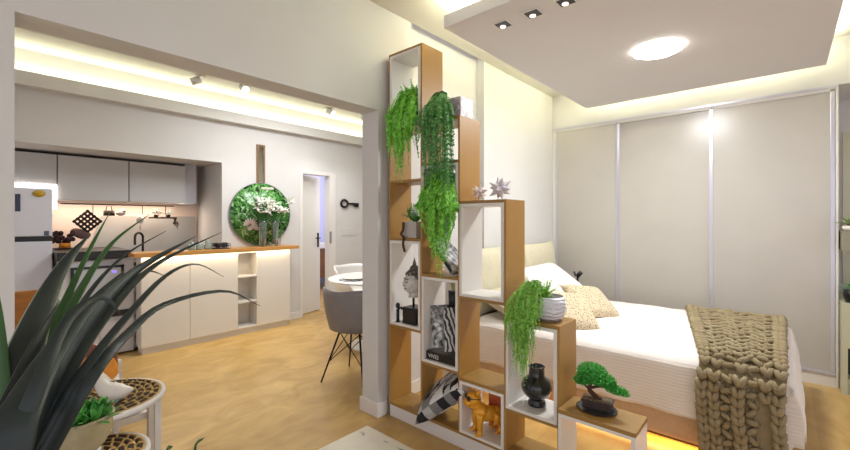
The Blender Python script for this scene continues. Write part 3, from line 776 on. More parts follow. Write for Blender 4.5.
# chunky knit throw
K = MB()
def throw_s(a, v):
    """a: metres along from the far side; v 0..1 across the width"""
    L1 = 1.52
    if a < L1:
        x = 4.33-a; y0 = .0+.0*a; wd = .69-.31*(a/L1)**1.0
        return Vector((x, -.01+v*wd, .60 - .035*max(0, 1-(L1-a)/.09)**2 - .03*max(0, 1-a/.08)**2)), Vector((0, 0, 1))
    d = a-L1; k = min(1, d/.07)
    n_ = Vector((-math.sin(k*math.pi/2), 0, math.cos(k*math.pi/2)))
    return Vector((2.81-.055*math.sin(k*math.pi/2)+ .01*math.sin(v*9), -.01+v*(.38)+.01*math.sin(d*9), .565-.04*(1-math.cos(k*math.pi/2))-max(0, d-.04)*.98)), n_
rows, colsn = 42, 7
tot = 2.04
for ri in range(rows):
    for ci in range(colsn):
        a = (ri+.5)/rows*tot; v = (ci+.5)/colsn
        v = min(.96, max(.04, v + (.25 if ri % 2 else -.25)/colsn*(1 if 0 < ci < colsn-1 and a < 1.5 else 0))); P, n_ = throw_s(a, v); P2, _ = throw_s(min(a+.045, tot), v); Pv, _ = throw_s(a, min(1.0, v+.06))
        da = (P2-P).normalized(); dv = (Pv-P).normalized()
        cw = (throw_s(a, 1)[0]-throw_s(a, 0)[0]).length/colsn
        if a > 1.66 and ci == 1: continue
        P = P + n_*rnd.uniform(-.004, .006) + dv*rnd.uniform(-.004, .004)
        if ci in (0, colsn-1) or (a > 1.5 and ci % 2 == 1) :
            for sg in (-1, 1):
                c0 = P + dv*sg*cw*.46 - da*.030 + n_*.004
                c1 = P + dv*sg*cw*.02 + da*.030 + n_*.014
                K.tube([c0, c0.lerp(c1, .35)+n_*.012, c0.lerp(c1, .75)+n_*.012, c1], [.009, .0165, .0165, .009], 8)
        else:
            hh = 1 if (ri+ci) % 2 else -1
            ang = rnd.uniform(.1, .95)*hh
            e = (dv*math.cos(ang)+da*math.sin(ang))
            K.tube([P-e*cw*.62, P-e*cw*.25+n_*.018, P+e*cw*.25+n_*.018, P+e*cw*.62], [.007, .0155, .0155, .007], 8)
            f9 = (da*math.cos(ang*.6)-dv*math.sin(ang*.6))
            K.tube([P-f9*.032-n_*.004, P+dv*cw*.4*hh+n_*.006, P+f9*.032-n_*.004], [.008, .011, .008], 6)
K.grid(lambda u, v: throw_s(u*tot, v)[0], 44, 8)
K.build('knit_throw', knit_m, label='olive beige chunky knitted throw draped across the foot of the bed', cat='blanket')

# ------------------------------------------------------------------ rug
m = MB(); m.box(-1.2, -.2, .001, 1.767, 2.09, .012, .002)
m.build('rug', rug_m, label='pale rug with grey marbled marks on the wooden floor', cat='rug')

# ------------------------------------------------------------------ kitchen
def cabinet(name, label, x0, x1, y0, y1, z0, z1, splits, m_, group=None):
    t = thing(name, label, 'cabinet', ((x0+x1)/2, (y0+y1)/2, z0), group)
    B(x0, y0+.02, z0, x1, y1, z1).build('body', m_, t)
    for a, b in splits: B(a+.002, y0, z0+.003, b-.002, y0+.018, z1-.003, .0015).build('door', m_, t)
    return t
cabinet('wall_cabinet', 'short grey upper cabinet above the refrigerator', -.02, .597, 5.63, 5.97, 1.76, 2.07, [(-.02, .597)], grey_cab)
cabinet('wall_cabinet', 'grey upper cabinet right next to the refrigerator cabinet', .603, 1.21, 5.63, 5.97, 1.60, 2.07, [(.603, 1.21)], grey_cab)
cabinet('wall_cabinet', 'grey upper cabinet at the right end of the kitchen niche', 1.216, 1.80, 5.63, 5.97, 1.60, 2.07, [(1.216, 1.80)], grey_cab)
struct('trim_3', B(1.803, 5.66, 1.60, 1.935, 5.97, 2.098), mat('filler_grey', (190, 188, 196), .6))
# refrigerator
t = thing('refrigerator', 'white refrigerator with black handle strip at the left of the kitchen niche', 'refrigerator', (.21, 5.6, 0))
B(-.12, 5.36, .02, .53, 5.95, 1.685, .01).build('body', fridge_m, t)
B(-.12, 5.30, 1.235, .53, 5.355, 1.69, .008).build('freezer_door', fridge_m, t)
B(-.12, 5.30, .05, .53, 5.355, 1.185, .008).build('door', fridge_m, t)
B(-.11, 5.315, 1.186, .525, 5.356, 1.234).build('handle_strip', black_m, t)
B(.275, 5.294, 1.47, .31, 5.30, 1.63, .002).build('display_panel', mat('navy_glass', (24, 28, 60), .2), t)
B(.47, 5.296, 1.24, .505, 5.30, 1.285, .001).build('badge', mat('badge_grey', (90, 96, 110), .4), t)
mg = MB(); mg.M = Matrix.Translation((.435, 5.298, 1.64)) @ Matrix.Rotation(R(90), 4, 'X'); mg.lathe([(0, 0), (.045, 0), (.045, .005), (0, .006)], (0, 0, 0), 24, 1, .72)
mg = mg.build('fridge_magnet', yellow_m, label='round yellow magnet on the refrigerator door', cat='magnet')
m = MB(); m.box(-.02, 5.60, 1.70, .595, 5.612, 1.755); m.box(.55, 5.60, 1.50, .595, 5.612, 1.70)
m.build('light_strip', led('led_panel', (255, 246, 236), 2.2), label='bright white light panel strip framing the top of the refrigerator', cat='light')
# kitchen base units behind the bar
t = thing('kitchen_base_cabinet', 'white base cabinet with built-in oven left of the bar counter', 'cabinet', (.85, 5.45, 0))
B(.56, 5.15, .02, 1.15, 5.97, .99).build('body', mat('kitchen_white', (206, 206, 210), .4), t)
B(.56, 5.13, .02, .86, 5.148, .40, .002).build('panel', MATS['kitchen_white'], t)
B(.56, 5.13, .54, .862, 5.148, .985).build('panel', MATS['kitchen_white'], t)
B(.88, 5.135, .40, 1.148, 5.15, .46).build('drawer_slot', black_m, t)
t2 = thing('oven', 'built-in oven with black frame and pale glass in the white base cabinet', 'oven', (.84, 5.13, .56))
openbox(0, 1, 0, 1, .1, 0, 1).bm.free()
mb = B(.64, 5.112, .905, 1.06, 5.128, .93); mb.box(1.035, 5.112, .62, 1.06, 5.128, .93); mb.box(.64, 5.112, .62, .665, 5.128, .905); mb.build('frame', black_m, t2)
B(.665, 5.118, .6, 1.035, 5.1285, .905).build('glass_door', mat('oven_glass', (186, 190, 196), .2), t2)
B(.96, 5.114, .85, .995, 5.118, .875).build('display', led('violet_display', (150, 130, 255), .8), t2)
B(.54, 5.10, 1.0, 1.12, 5.9, 1.08, .004).build('worktop', black_m, label='black stone worktop over the oven cabinet', cat='worktop')
B(.865, 5.125, .18, 1.15, 5.1295, .36, .001).build('cabinet_panel', MATS['kitchen_white'], t)
B(1.10, 5.117, .15, 1.125, 5.125, .20, .001).build('wall_outlet', grey_cab, label='small outlet plate low on the white cabinet end', cat='outlet')
# grey panel on the splash back
m = MB()
for pts in [((.86, .92), (2.02, .92), (2.02, 1.44), (1.02, 1.44))]:
    for y in (5.955, 5.975):
        pass
    a = [m.v((x, 5.955, z)) for x, z in pts]; b = [m.v((x, 5.978, z)) for x, z in pts]
    m.f(a); m.f(b[::-1])
    for i in range(4): m.f([a[i], a[(i+1) % 4], b[(i+1) % 4], b[i]])
m.build('splash_panel', mat('panel_grey', (176, 172, 166), .5), label='pale grey panel on the tiled kitchen backsplash', cat='panel')
# bar counter (peninsula)
t = thing('bar_counter', 'long cream bar counter with open end shelves in front of the kitchen niche', 'cabinet', (2.0, 5.05, 0))
m = MB(); m.box(1.165, 4.945, .07, 2.13, 5.12, 1.008); m.box(2.40, 4.945, .07, 2.835, 5.165, 1.008); m.box(2.13, 5.15, .07, 2.40, 5.17, 1.008)
m.build('body', cab_m, t)
B(1.18, 4.955, 0, 2.82, 5.11, .07).build('plinth', cab_m, t)
for a, b in ((1.165, 1.62), (1.622, 2.13), (2.40, 2.835)): B(a+.001, 4.927, .07, b-.001, 4.944, 1.006, .0015).build('door', cab_m, t)
for z in (.07, .38, .69, .99): B(2.13, 4.93, z, 2.40, 5.15, z+.018).build('shelf', cab_m, t)
for x in (2.13, 2.382): B(x, 4.929, .07, x+.018, 5.15, 1.008).build('divider', cab_m, t)
m = MB(); m.box(1.09, 4.86, 1.012, 2.93, 5.178, 1.052, .003); m.build('bar_countertop', counter_m, label='oak countertop lying on the long cream bar counter', cat='countertop')
# faucet
f_ = thing('faucet', 'black arched kitchen faucet standing at the end of the counter', 'faucet', (1.27, 5.3, .9))
MB().tube(bez([(1.28, 5.35, .92), (1.28, 5.35, 1.14), (1.275, 5.34, 1.22), (1.235, 5.32, 1.25), (1.20, 5.31, 1.22), (1.195, 5.30, 1.12)], 20), .012).build('spout', black_m, f_)
MB().tube([(1.28, 5.35, .98), (1.33, 5.33, 1.01)], .008).build('lever', black_m, f_)
B(1.13, 5.19, .02, 2.04, 5.97, .90).build('sink_cabinet', MATS['kitchen_white'], label='low white kitchen cabinet behind the bar counter', cat='cabinet')
B(1.13, 5.185, .90, 2.045, 5.97, .94).build('worktop', black_m, label='black worktop behind the bar counter beneath the faucet', cat='worktop')
# utensil rail
t = thing('utensil_rail', 'thin dark rail under the upper kitchen cabinets', 'rail', (1.1, 5.72, 1.55))
MB().tube([(.63, 5.70, 1.565), (1.69, 5.70, 1.565)], .007).build('bar', dark_m, t)
for x in (.90, 1.36, 1.60): MB().tube([(x, 5.70, 1.565), (x, 5.70, 1.46)], .004, 6).build('hook', dark_m, t)
m = MB(); m.M = Matrix.Translation((.86, 5.74, 1.375)) @ Matrix.Rotation(R(45), 4, 'Y')
for i in range(5):
    q = -.08+.04*i; m.box(q-.011, -.006, -.095, q+.011, .006, .095); m.box(-.095, -.006, q-.011, .095, .006, q+.011)
m.build('trivet', mat('dark_weave', (42, 26, 24), .7), label='dark brown square lattice trivet hanging as a diamond', cat='trivet')
m = MB(); m.M = Matrix.Translation((.80, 5.745, 1.24)) @ Matrix.Rotation(R(30), 4, 'Y'); m.ell((0, 0, 0), (.09, .02, .05), 14, 8); m.ell((.05, 0, .02), (.04, .02, .03)); m.build('oven_mitt', mat('mauve_cloth', (104, 78, 74), .9), label='mauve brown oven mitt hanging below the trivet', cat='oven mitt')
m = MB(); m.lathe([(0, 0), (.055, 0), (.05, .06), (0, .06)], (1.06, 5.80, 1.44), 20, 1, .5); m.tube([(1.03, 5.8, 1.49), (1.04, 5.8, 1.55), (1.08, 5.8, 1.55), (1.09, 5.8, 1.49)], .005); m.build('hanging_basket', mat('dark_wicker', (56, 34, 28), .8, .3, 60), label='small dark basket hanging from the rail', cat='basket')
m = MB(); m.ell((1.17, 5.80, 1.47), (.05, .02, .03)); m.ell((1.20, 5.80, 1.50), (.025, .02, .02)); m.build('cloth_bundle', mat('pale_cloth', (200, 188, 178), .9), label='pale folded cloth hanging right of the small dark basket', cat='cloth')
m = MB(); m.ell((1.36, 5.80, 1.40), (.04, .02, .05)); m.tube([(1.36, 5.8, 1.36), (1.36, 5.8, 1.28)], .006); m.build('kitchen_towel', MATS['pale_cloth'], label='grey beige cloth hanging midway along the rail', cat='cloth')
# orchid shelf
B(1.45, 5.68, 1.41, 1.72, 5.80, 1.428).build('plant_shelf', bark_m, label='small dark hanging shelf with white orchids under the rail', cat='shelf')
def blossoms(c, n, spread, s, seed):
    m = MB(); q = random.Random(seed)
    for i in range(n):
        p = Vector(c)+Vector((q.uniform(-1, 1)*spread[0], q.uniform(-1, 1)*spread[1], q.uniform(-1, 1)*spread[2]))
        E = Euler((q.uniform(-1, 1), q.uniform(-1, 1), q.uniform(0, 6)))
        for k in range(5):
            a = k*1.2566; d = Vector((math.cos(a), math.sin(a), .25)); d.rotate(E)
            m.ell(p+d*s*.55, (s*.5, s*.28, s*.1), 6, 4, d.to_track_quat('X', 'Z').to_euler())
        m.ell(p, (s*.15,)*3, 6, 4)
    return m
for i, x in enumerate((1.51, 1.64)):
    t = thing('orchid', ['left white orchid blossom on the hanging shelf', 'right white orchid with yellow hearts on the hanging shelf'][i], 'flower', (x, 5.74, 1.428))
    MB().cyl((x, 5.74, 1.428), .022, .03, 12, .026).build('pot', soil_m, t)
    blossoms((x, 5.72, 1.485), 9, (.04, .02, .03), .034, i+3).build('blossoms', petal_m, t)
m = MB()
for i in range(6): frond(m, [(1.70+.01*i-.03, 5.70, 1.42), (1.73-.01*i, 5.67, 1.36), (1.72-.008*i, 5.67, 1.29+.01*i)], .008, .02, 14, i+800)
m.build('hanging_sprig', mat('dark_sprig', (82, 66, 44), .8), label='dried brown sprig hanging at the end of the orchid shelf', cat='plant')
# dark flowers in jar on small board
t = thing('flower_jar', 'orange jar of dark dried flowers beside the refrigerator', 'vase', (.66, 5.72, 1.08))
MB().cyl((.67, 5.72, 1.095), .05, .05, 16, .045).build('jar', orange_m, t); 
m = MB()
for i in range(26):
    p = Vector((.65+rnd.uniform(-.09, .09), 5.72+rnd.uniform(-.03, .03), 1.21+rnd.uniform(-.05, .05))); m.ell(p, (.024, .02, .024), 8, 6); 
    if i % 4 == 0: m.tube([(.67, 5.72, 1.12), p], .003, 5)
m.build('dried_flowers', mat('dark_bloom', (50, 28, 28), .9), t)
B(.58, 5.66, 1.08, .76, 5.80, 1.095).build('cutting_board', dark_m, label='dark board under the orange flower jar', cat='board')
# things on the bar counter: glass jars and a wire basket with dark items
for i, (x, hh) in enumerate(((1.66, .07), (1.74, .055), (1.83, .08))):
    MB().lathe([(0, 0), (.034, 0), (.038, .01), (.038, hh), (.026, hh+.012), (.026, hh+.02), (.02, hh+.02), (.02, hh+.01), (.03, hh), (.032, .012), (0, .01)], (x, 5.0, 1.053), 20).build('glass_jar', mat('jar_glass', (200, 214, 206), .08, trans=.6),
        label=['left glass jar on the bar counter', 'short middle glass jar on the bar counter', 'taller right glass jar beside the wire basket'][i], cat='jar')
t = thing('wire_basket', 'dark wire basket of small items at the right of the glass jars', 'basket', (1.97, 5.0, 1.053))
m = MB()
for z in (1.058, 1.09, 1.115):
    m.tube([(1.88, 4.93, z), (2.06, 4.93, z), (2.06, 5.07, z), (1.88, 5.07, z), (1.88, 4.93, z)], .003, 6)
for i in range(9):
    x = 1.88+.0225*i; m.tube([(x, 4.93, 1.056), (x, 4.93, 1.115)], .002, 5); m.tube([(x, 5.07, 1.056), (x, 5.07, 1.115)], .002, 5)
m.box(1.88, 4.93, 1.053, 2.06, 5.07, 1.056)
m.build('wire_frame', dark_m, t)
m = MB()
for i in range(16): m.ell((1.97+rnd.uniform(-.075, .075), 5.0+rnd.uniform(-.05, .05), 1.08+rnd.uniform(0, .03)), (.02, .02, .018), 8, 6)
m.build('contents', mat('dark_pods', (50, 44, 40), .6, .3, 50), t)

# wooden framed narrow mirror above the round picture
t = thing('narrow_mirror', 'tall narrow wood framed mirror on the wall above the round picture', 'mirror', (2.55, WY-.01, 1.86))
m = MB(); m.box(2.495, WY-.022, 1.80, 2.52, WY-.002, 2.385, .002); m.box(2.58, WY-.022, 1.80, 2.605, WY-.002, 2.385, .002); m.box(2.52, WY-.022, 2.36, 2.58, WY-.002, 2.385, .002); m.box(2.52, WY-.022, 1.80, 2.58, WY-.002, 1.825, .002)
m.build('frame', mat('walnut', (128, 92, 52), .5, .15, 20), t)
B(2.52, WY-.014, 1.825, 2.58, WY-.003, 2.36).build('glass', mirror_m, t)
# round garden picture
t = thing('round_picture', 'large round glossy picture of green garden foliage leaning on the wall above the counter', 'picture', (2.55, 5.13, 1.054))
m = MB(); m.M = Matrix.Translation((2.55, 5.165, 1.47)) @ Matrix.Rotation(R(90), 4, 'X'); m.lathe([(0, 0), (.405, 0), (.405, .012), (0, .012)], (0, 0, 0), 64); m.build('disc', art_m, t)
m = MB(); m.M = Matrix.Translation((2.55, 5.165, 1.47)) @ Matrix.Rotation(R(90), 4, 'X'); m.lathe([(.405, 0), (.412, 0), (.412, .016), (.405, .016), (.405, 0)], (0, 0, 0), 64); m.build('rim', steel_m, t)
m = MB()
for cx_, cz_, s_ in ((2.40, 1.33, .10), (2.44, 1.27, .08)):
    for k in range(9):
        a = k*math.pi/8; d = Vector((math.cos(a), -.08, math.sin(a)*.8)); m.ell(Vector((cx_, 5.146, cz_))+d*s_*.6, (s_*.42, .004, s_*.14), 8, 4, Euler((0, -a, 0)))
m.build('painted_lotus', mat('lotus_pink', (226, 206, 200), .5), t)
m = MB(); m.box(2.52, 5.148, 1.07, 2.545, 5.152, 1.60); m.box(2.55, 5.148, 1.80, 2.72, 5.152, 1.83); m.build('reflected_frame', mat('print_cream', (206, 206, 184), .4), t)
# vases with flowers
def vase(x, label, seed, n):
    t = thing('flower_vase', label, 'vase', (x, 5.0, 1.053), 'glass vases of white flowers on the counter')
    MB().lathe([(0, 0), (.035, 0), (.042, .02), (.036, .12), (.048, .30), (.05, .33), (.046, .33), (.044, .30), (.031, .12), (.034, .03), (0, .02)], (x, 5.0, 1.053), 24).build('glass', glass_m, t, smooth=True)
    m = MB(); q = random.Random(seed)
    for i in range(8):
        m.tube([(x+q.uniform(-.02, .02), 5.0+q.uniform(-.02, .02), 1.08), (x+q.uniform(-.05, .05), 5.0+q.uniform(-.03, .03), 1.50)], .004, 6)
    for i in range(16):
        a = q.uniform(-3.0, .4); L = q.uniform(.2, .38)
        e = Vector((x+L*.75*math.cos(a)-.04, 5.0+.05*math.sin(a)-.03, 1.36+L*(.55+.3*q.random())))
        P = bez([(x, 5.0, 1.34), Vector((x, 5.0, 1.34)).lerp(e, .5)+Vector((0, 0, .05)), e], 8)
        pr_ = None
        for k, p in enumerate(P):
            w = .024*math.sin(math.pi*min(1, (k+.6)/8.6)); c = [m.v(p+Vector((w*.7, 0, w))), m.v(p-Vector((w*.7, 0, w)))]
            if pr_: m.f([pr_[0], pr_[1], c[1], c[0]], True)
            pr_ = c
    m.build('stems', mat('stem_green', (52, 104, 44), .5), t)
    blossoms((x+.01, 4.98, 1.56), n, (.11, .05, .08), .065, seed).build('blossoms', petal_m, t)
vase(2.50, 'left clear glass vase with white flowers before the round picture', 11, 26)
vase(2.66, 'right clear glass vase with white flowers before the round picture', 12, 22)
blossoms((2.86, 5.02, 1.62), 6, (.07, .03, .08), .05, 33)
t = thing('orchid_spray', 'tall white orchid spray at the right edge of the round picture', 'flower', (2.80, 5.06, 1.053))
MB().tube(bez([(2.76, 5.06, 1.053), (2.78, 5.05, 1.4), (2.86, 5.03, 1.6), (2.93, 5.03, 1.70)], 10), .004, 6).build('stem', MATS['stem_green'], t)
blossoms((2.86, 5.02, 1.60), 9, (.06, .03, .10), .05, 33).build('blossoms', petal_m, t)
MB().lathe([(0, 0), (.11, 0), (.125, .012), (.11, .010), (0, .006)], (2.60, 5.0, 1.0525), 30, 1.5, .7).bm.free()

# bathroom bits seen through the gap
t = thing('bathroom_vanity', 'brown wooden bathroom cabinet with white basin seen through the door gap', 'cabinet', (4.35, 7.2, 0))
B(3.7, 6.95, .25, 4.95, 7.58, .82, .004).build('cabinet', mat('brown_wood', (120, 78, 40), .5, .15, 10), t); B(3.68, 6.93, .83, 4.97, 7.58, .93, .01).build('basin', ceram_w, t)
B(3.9, 7.57, 1.15, 4.8, 7.59, 1.9).build('bathroom_mirror', mirror_m, label='rectangular mirror above the bathroom cabinet', cat='mirror')

# track spots
def spot(label, x, y, tilt, on):
    t = thing('ceiling_spotlight', label, 'ceiling light', (x, y, 2.80), 'ceiling spotlights of the dining room')
    MB().cyl((x, y, 2.935), .05, .015).build('mount', trim_m, t)
    m = MB(); d = Vector((math.sin(tilt), -1.0 if on else .2, -math.cos(tilt)*.7)).normalized()
    m.tube([Vector((x, y, 2.91)), Vector((x, y, 2.91))+d*.09], .038, 16); m.build('lamp_head', trim_m, t)
    m = MB(); m.tube([Vector((x, y, 2.91))+d*.0905, Vector((x, y, 2.91))+d*.096], .037, 16); m.build('bulb', led('spot_bulb', (255, 246, 226), 22) if on else trim_m, t)
spot('white ceiling spotlight turned away, leftmost of the four', 1.651, 4.72, -.9, False)
spot('lit ceiling spotlight second from left above the counter', 2.056, 4.62, .1, True)
spot('lit ceiling spotlight third from left above the door', 3.307, 4.75, .5, True)
spot('lit ceiling spotlight rightmost beside the column', 3.838, 4.65, 0, True)

# dining table and chairs
t = thing('dining_table', 'round white dining table behind the grey armchair', 'table', (3.0, 3.42, 0))
MB().lathe([(0, .735), (.50, .735), (.515, .745), (.50, .755), (0, .755)], (3.0, 3.42, 0), 48).build('tabletop', white_m, t)
MB().lathe([(0, 0), (.28, 0), (.27, .02), (.06, .06), (.035, .2), (.035, .6), (.12, .73), (0, .734)], (3.0, 3.42, 0), 32).build('pedestal', white_m, t, smooth=True)
for i, (x, y) in enumerate(((2.72, 3.44), (2.98, 3.18), (3.2, 3.62))):
    t = thing('place_setting', ['black and white plate set nearest the left edge of the dining table', 'black and white plate set behind the grey armchair', 'black and white plate set at the far side of the dining table'][i], 'plate', (x, y, .756))
    MB().lathe([(0, 0), (.15, 0), (.155, .005), (0, .006)], (x, y, .756), 32).build('placemat', mat('black_white_mat', (60, 58, 56), .7, .6, 18, rgb2=(220, 216, 210)), t)
    MB().lathe([(0, .007), (.08, .007), (.12, .02), (.118, .023), (.08, .012), (0, .011)], (x, y, .756), 32).build('plate', ceram_w, t)
def armchair(name, label, cx_, cy_, yaw, m_shell, m_leg, group=None):
    t = thing(name, label, 'chair', (cx_, cy_, 0), group)
    M = Matrix.Translation((cx_, cy_, 0)) @ Matrix.Rotation(yaw, 4, 'Z')
    m = MB(); m.M = M     # +x is the front of the seat
    def sh_(u, v):
        a = u*2*math.pi
        ca, sa = math.cos(a), math.sin(a)
        back = max(0, -ca); side = abs(sa)
        top = .47 + .33*back**.7*(1 if ca < 0 else 0) + .18*side**2*(1 if ca < .55 else max(0, 1-(ca-.55)/.3))
        top = min(.81, top)
        rx, ry = (.25, .27)
        if v < .5:
            q = v/.5; rr_ = q; z = .42+.03*q**3
            k = .84
            return (rx*k*rr_*ca, ry*k*rr_*sa, z)
        q = (v-.5)/.5
        z = .45+(top-.45)*q
        k = .84+.16*math.sin(min(1, q*1.3)*math.pi/2)
        return (rx*k*ca-.03*q*back, ry*k*sa, z)
    m.grid(sh_, 48, 16); m.build('seat_shell', m_shell, t, solid=.012, merge=.0005)
    for sx in (-1, 1):
        for sy in (-1, 1):
            l = MB(); l.M = M; l.tube([(sx*.09, sy*.10, .425), (sx*.21, sy*.21, 0)], [.009, .007], 8); l.build('leg', m_leg, t)
    b = MB(); b.M = M
    for sx, sy in ((1, 1), (1, -1), (-1, 1), (-1, -1)):
        b.tube([(sx*.09, sy*.10, .41), (sx*.16, -sy*.165, .17)], .004, 6); b.tube([(sx*.09, sy*.10, .41), (-sx*.16, sy*.165, .17)], .004, 6)
    b.build('brace', m_leg, t)
    return t
armchair('shell_armchair', 'grey shell armchair with black wire braced legs beside the white column', 2.26, 2.83, R(18), chair_m, dark_m)
armchair('shell_armchair', 'white shell chair at the dining table behind the grey armchair', 3.28, 4.10, R(-85), white_m, steel_m)

# ------------------------------------------------------------------ armchair with orange cushion (left)
ac = thing('lounge_chair', 'low white framed lounge chair with cream seat behind the nesting tables', 'armchair', (.40, 3.15, 0))
MW = Matrix.Translation((.42, 3.12, 0)) @ Matrix.Rotation(R(4), 4, 'Z')
m = MB(); m.M = MW; m.box(-.33, -.28, .24, .26, .28, .34, .03); m.build('seat', cream_c, ac)
m = MB(); m.M = MW; m.box(-.36, -.30, .34, -.24, .28, .66, .03); m.build('backrest', cream_c, ac)
for sy in (-1, 1):
    m = MB(); m.M = MW; m.box(-.36, sy*.31-.02, .38, .30, sy*.31+.02, .42, .004); m.build('armrest', white_m, ac)
m = MB(); m.M = MW; m.box(-.34, -.29, .20, .28, .29, .24, .003); m.build('seat_frame', white_m, ac)
for sx in (-1, 1):
    for sy in (-1, 1):
        m = MB(); m.M = MW; m.box(sx*.28-.02, sy*.31-.02, 0, sx*.28+.02, sy*.31+.02, .38, .003); m.build('leg', white_m, ac)
m = MB(); m.M = MW @ frame3((.06, .05, .475), (.9, .25, -.30), (-.25, -.75, .6)); pillow(m, .36, .34, .12, 36)
bmesh.ops.remove_doubles(m.bm, verts=m.bm.verts, dist=.0005)
Mi = m.M.inverted()
for f2 in m.bm.faces:
    c = Mi @ f2.calc_center_median(); q = (math.floor((c.x+c.y)/.17) + 2*math.floor((c.x-c.y)/.2)) % 3; f2.material_index = int(q)
m.build('throw_pillow', [orange_m, brown_m, white_c], label='orange brown and white patterned cushion on the low lounge chair', cat='cushion')
wc = thing('wooden_chair', 'orange brown wooden chair back beside the refrigerator', 'chair', (.12, 3.9, 0))
m = MB(); m.box(.02, 3.88, .60, .32, 3.92, .90, .01); m.build('backrest', mat('honey_wood', (176, 112, 44), .5, .15, 8, stretch=(1, 1, 5)), wc)
m = MB(); m.box(-.02, 3.9, .42, .30, 4.3, .46, .008); m.build('seat', MATS['honey_wood'], wc)
for x in (.0, .28):
    for y in (3.90, 4.28): m = MB(); m.box(x-.015, y-.015, 0, x+.02, y+.02, .62 if y < 4 else .42, .003); m.build('leg', MATS['honey_wood'], wc)

# ------------------------------------------------------------------ nesting tables
def nest(label, cx_, cy_, z, r_):
    t = thing('nesting_table', label, 'table', (cx_, cy_, 0), 'round nesting tables with woven tops')
    MB().lathe([(0, z-.022), (r_, z-.022), (r_+.004, z-.01), (r_, z+.004), (r_-.018, z+.004), (r_-.018, z-.006), (0, z-.006)], (cx_, cy_, 0), 56).build('tray_top', trim_m, t)
    # woven top: concentric coils, dark with straw stitches
    d = MB(); s_ = MB(); q = r_-.022; k = 0
    s_.lathe([(0, z-.005), (q, z-.005), (q, z-.003), (0, z-.003)], (cx_, cy_, 0), 40)
    while q > .012:
        pts = [(cx_+q*math.cos(a), cy_+q*math.sin(a), z+.001) for a in [2*math.pi*j/48 for j in range(49)]]
        (d if k % 2 else s_).tube(pts, .0115 if k % 2 else .007, 6, False)
        if k % 2:
            nn = max(6, int(q*2*math.pi/.055))
            for j in range(nn):
                a = 2*math.pi*j/nn + k*.11
                e = a + .012/q
                s_.tube([(cx_+(q-.015)*math.cos(a), cy_+(q-.015)*math.sin(a), z+.004), (cx_+q*math.cos((a+e)/2), cy_+q*math.sin((a+e)/2), z+.0135), (cx_+(q+.015)*math.cos(e), cy_+(q+.015)*math.sin(e), z+.004)], .0055, 5)
        q -= .0165; k += 1
    d.build('dark_weave', rope_b, t); s_.build('straw_weave', rope_t, t)
    for i in range(4):
        a = R(-25+90*i)
        MB().box(cx_+(r_-.03)*math.cos(a)-.014, cy_+(r_-.03)*math.sin(a)-.014, 0, cx_+(r_-.03)*math.cos(a)+.014, cy_+(r_-.03)*math.sin(a)+.014, z-.022, .002).build('leg', trim_m, t)
    return t
nest('taller white nesting table with round woven top, farther from the bowl', .43, 2.52, .50, .265)
nest('lower white nesting table with round woven top, tucked behind the bowl', .345, 2.185, .38, .20)
# ceramic bird
m = MB()
b0 = Vector((.455, 2.42, .507))
def BT(pts, rad, n=14):
    k = 18; P = bez(pts, k); L_ = len(rad)-1
    rr2 = []
    for i in range(k+1):
        f9 = i/k*L_; a9 = min(int(f9), L_-1); rr2.append(rad[a9]+(rad[a9+1]-rad[a9])*(f9-a9))
    m.tube([b0+Vector(p) for p in P], rr2, n)
BT([(-.055, .03, .175), (-.05, .027, .13), (-.035, .018, .085), (-.005, .0, .055), (.035, -.02, .048), (.075, -.04, .052)], [.010, .018, .030, .044, .036, .006])
m.ell(b0+Vector((-.057, .031, .185)), (.018, .017, .02), 12, 10); m.tube([b0+Vector((-.045, .026, .184)), b0+Vector((-.015, .012, .176))], [.007, .001], 8)
m.lathe([(0, 0), (.03, 0), (.026, .03), (0, .03)], b0, 16)
m.build('ceramic_bird', ceram_w, smooth=True, label='white glazed ceramic bird on the taller woven table', cat='figurine')

# ------------------------------------------------------------------ bowl of succulents on a stool, near left
st = thing('plant_stand', 'white round plant stand under the ceramic bowl', 'stand', (.235, 1.70, 0))
MB().lathe([(0, 0), (.12, 0), (.12, .015), (.03, .03), (.025, .59), (.05, .615), (.055, .63), (0, .63)], (.235, 1.70, 0), 32).build('column', trim_m, st)
t = thing('succulent_bowl', 'cream ceramic bowl of green succulents beside the woven tables', 'plant', (.235, 1.70, .631))
MB().lathe([(0, 0), (.045, 0), (.07, .03), (.088, .07), (.084, .10), (.092, .115), (.088, .123), (.08, .118), (.076, .10), (0, .10)], (.235, 1.70, .631), 40).build('bowl', cream_cer, t, smooth=True)
MB().lathe([(0, .098), (.076, .10), (.04, .11), (0, .112)], (.235, 1.70, .631), 30).build('soil', soil_m, t)
m = MB()
q = random.Random(21)
for i in range(11):
    a = i*2.4; rr_ = .07*math.sqrt((i+.5)/11)
    spiky(m, (.235+rr_*math.cos(a), 1.70+rr_*math.sin(a), .735), 22, .085, .011, 1.3, 40+i)
m.build('succulents', suc_m, t)

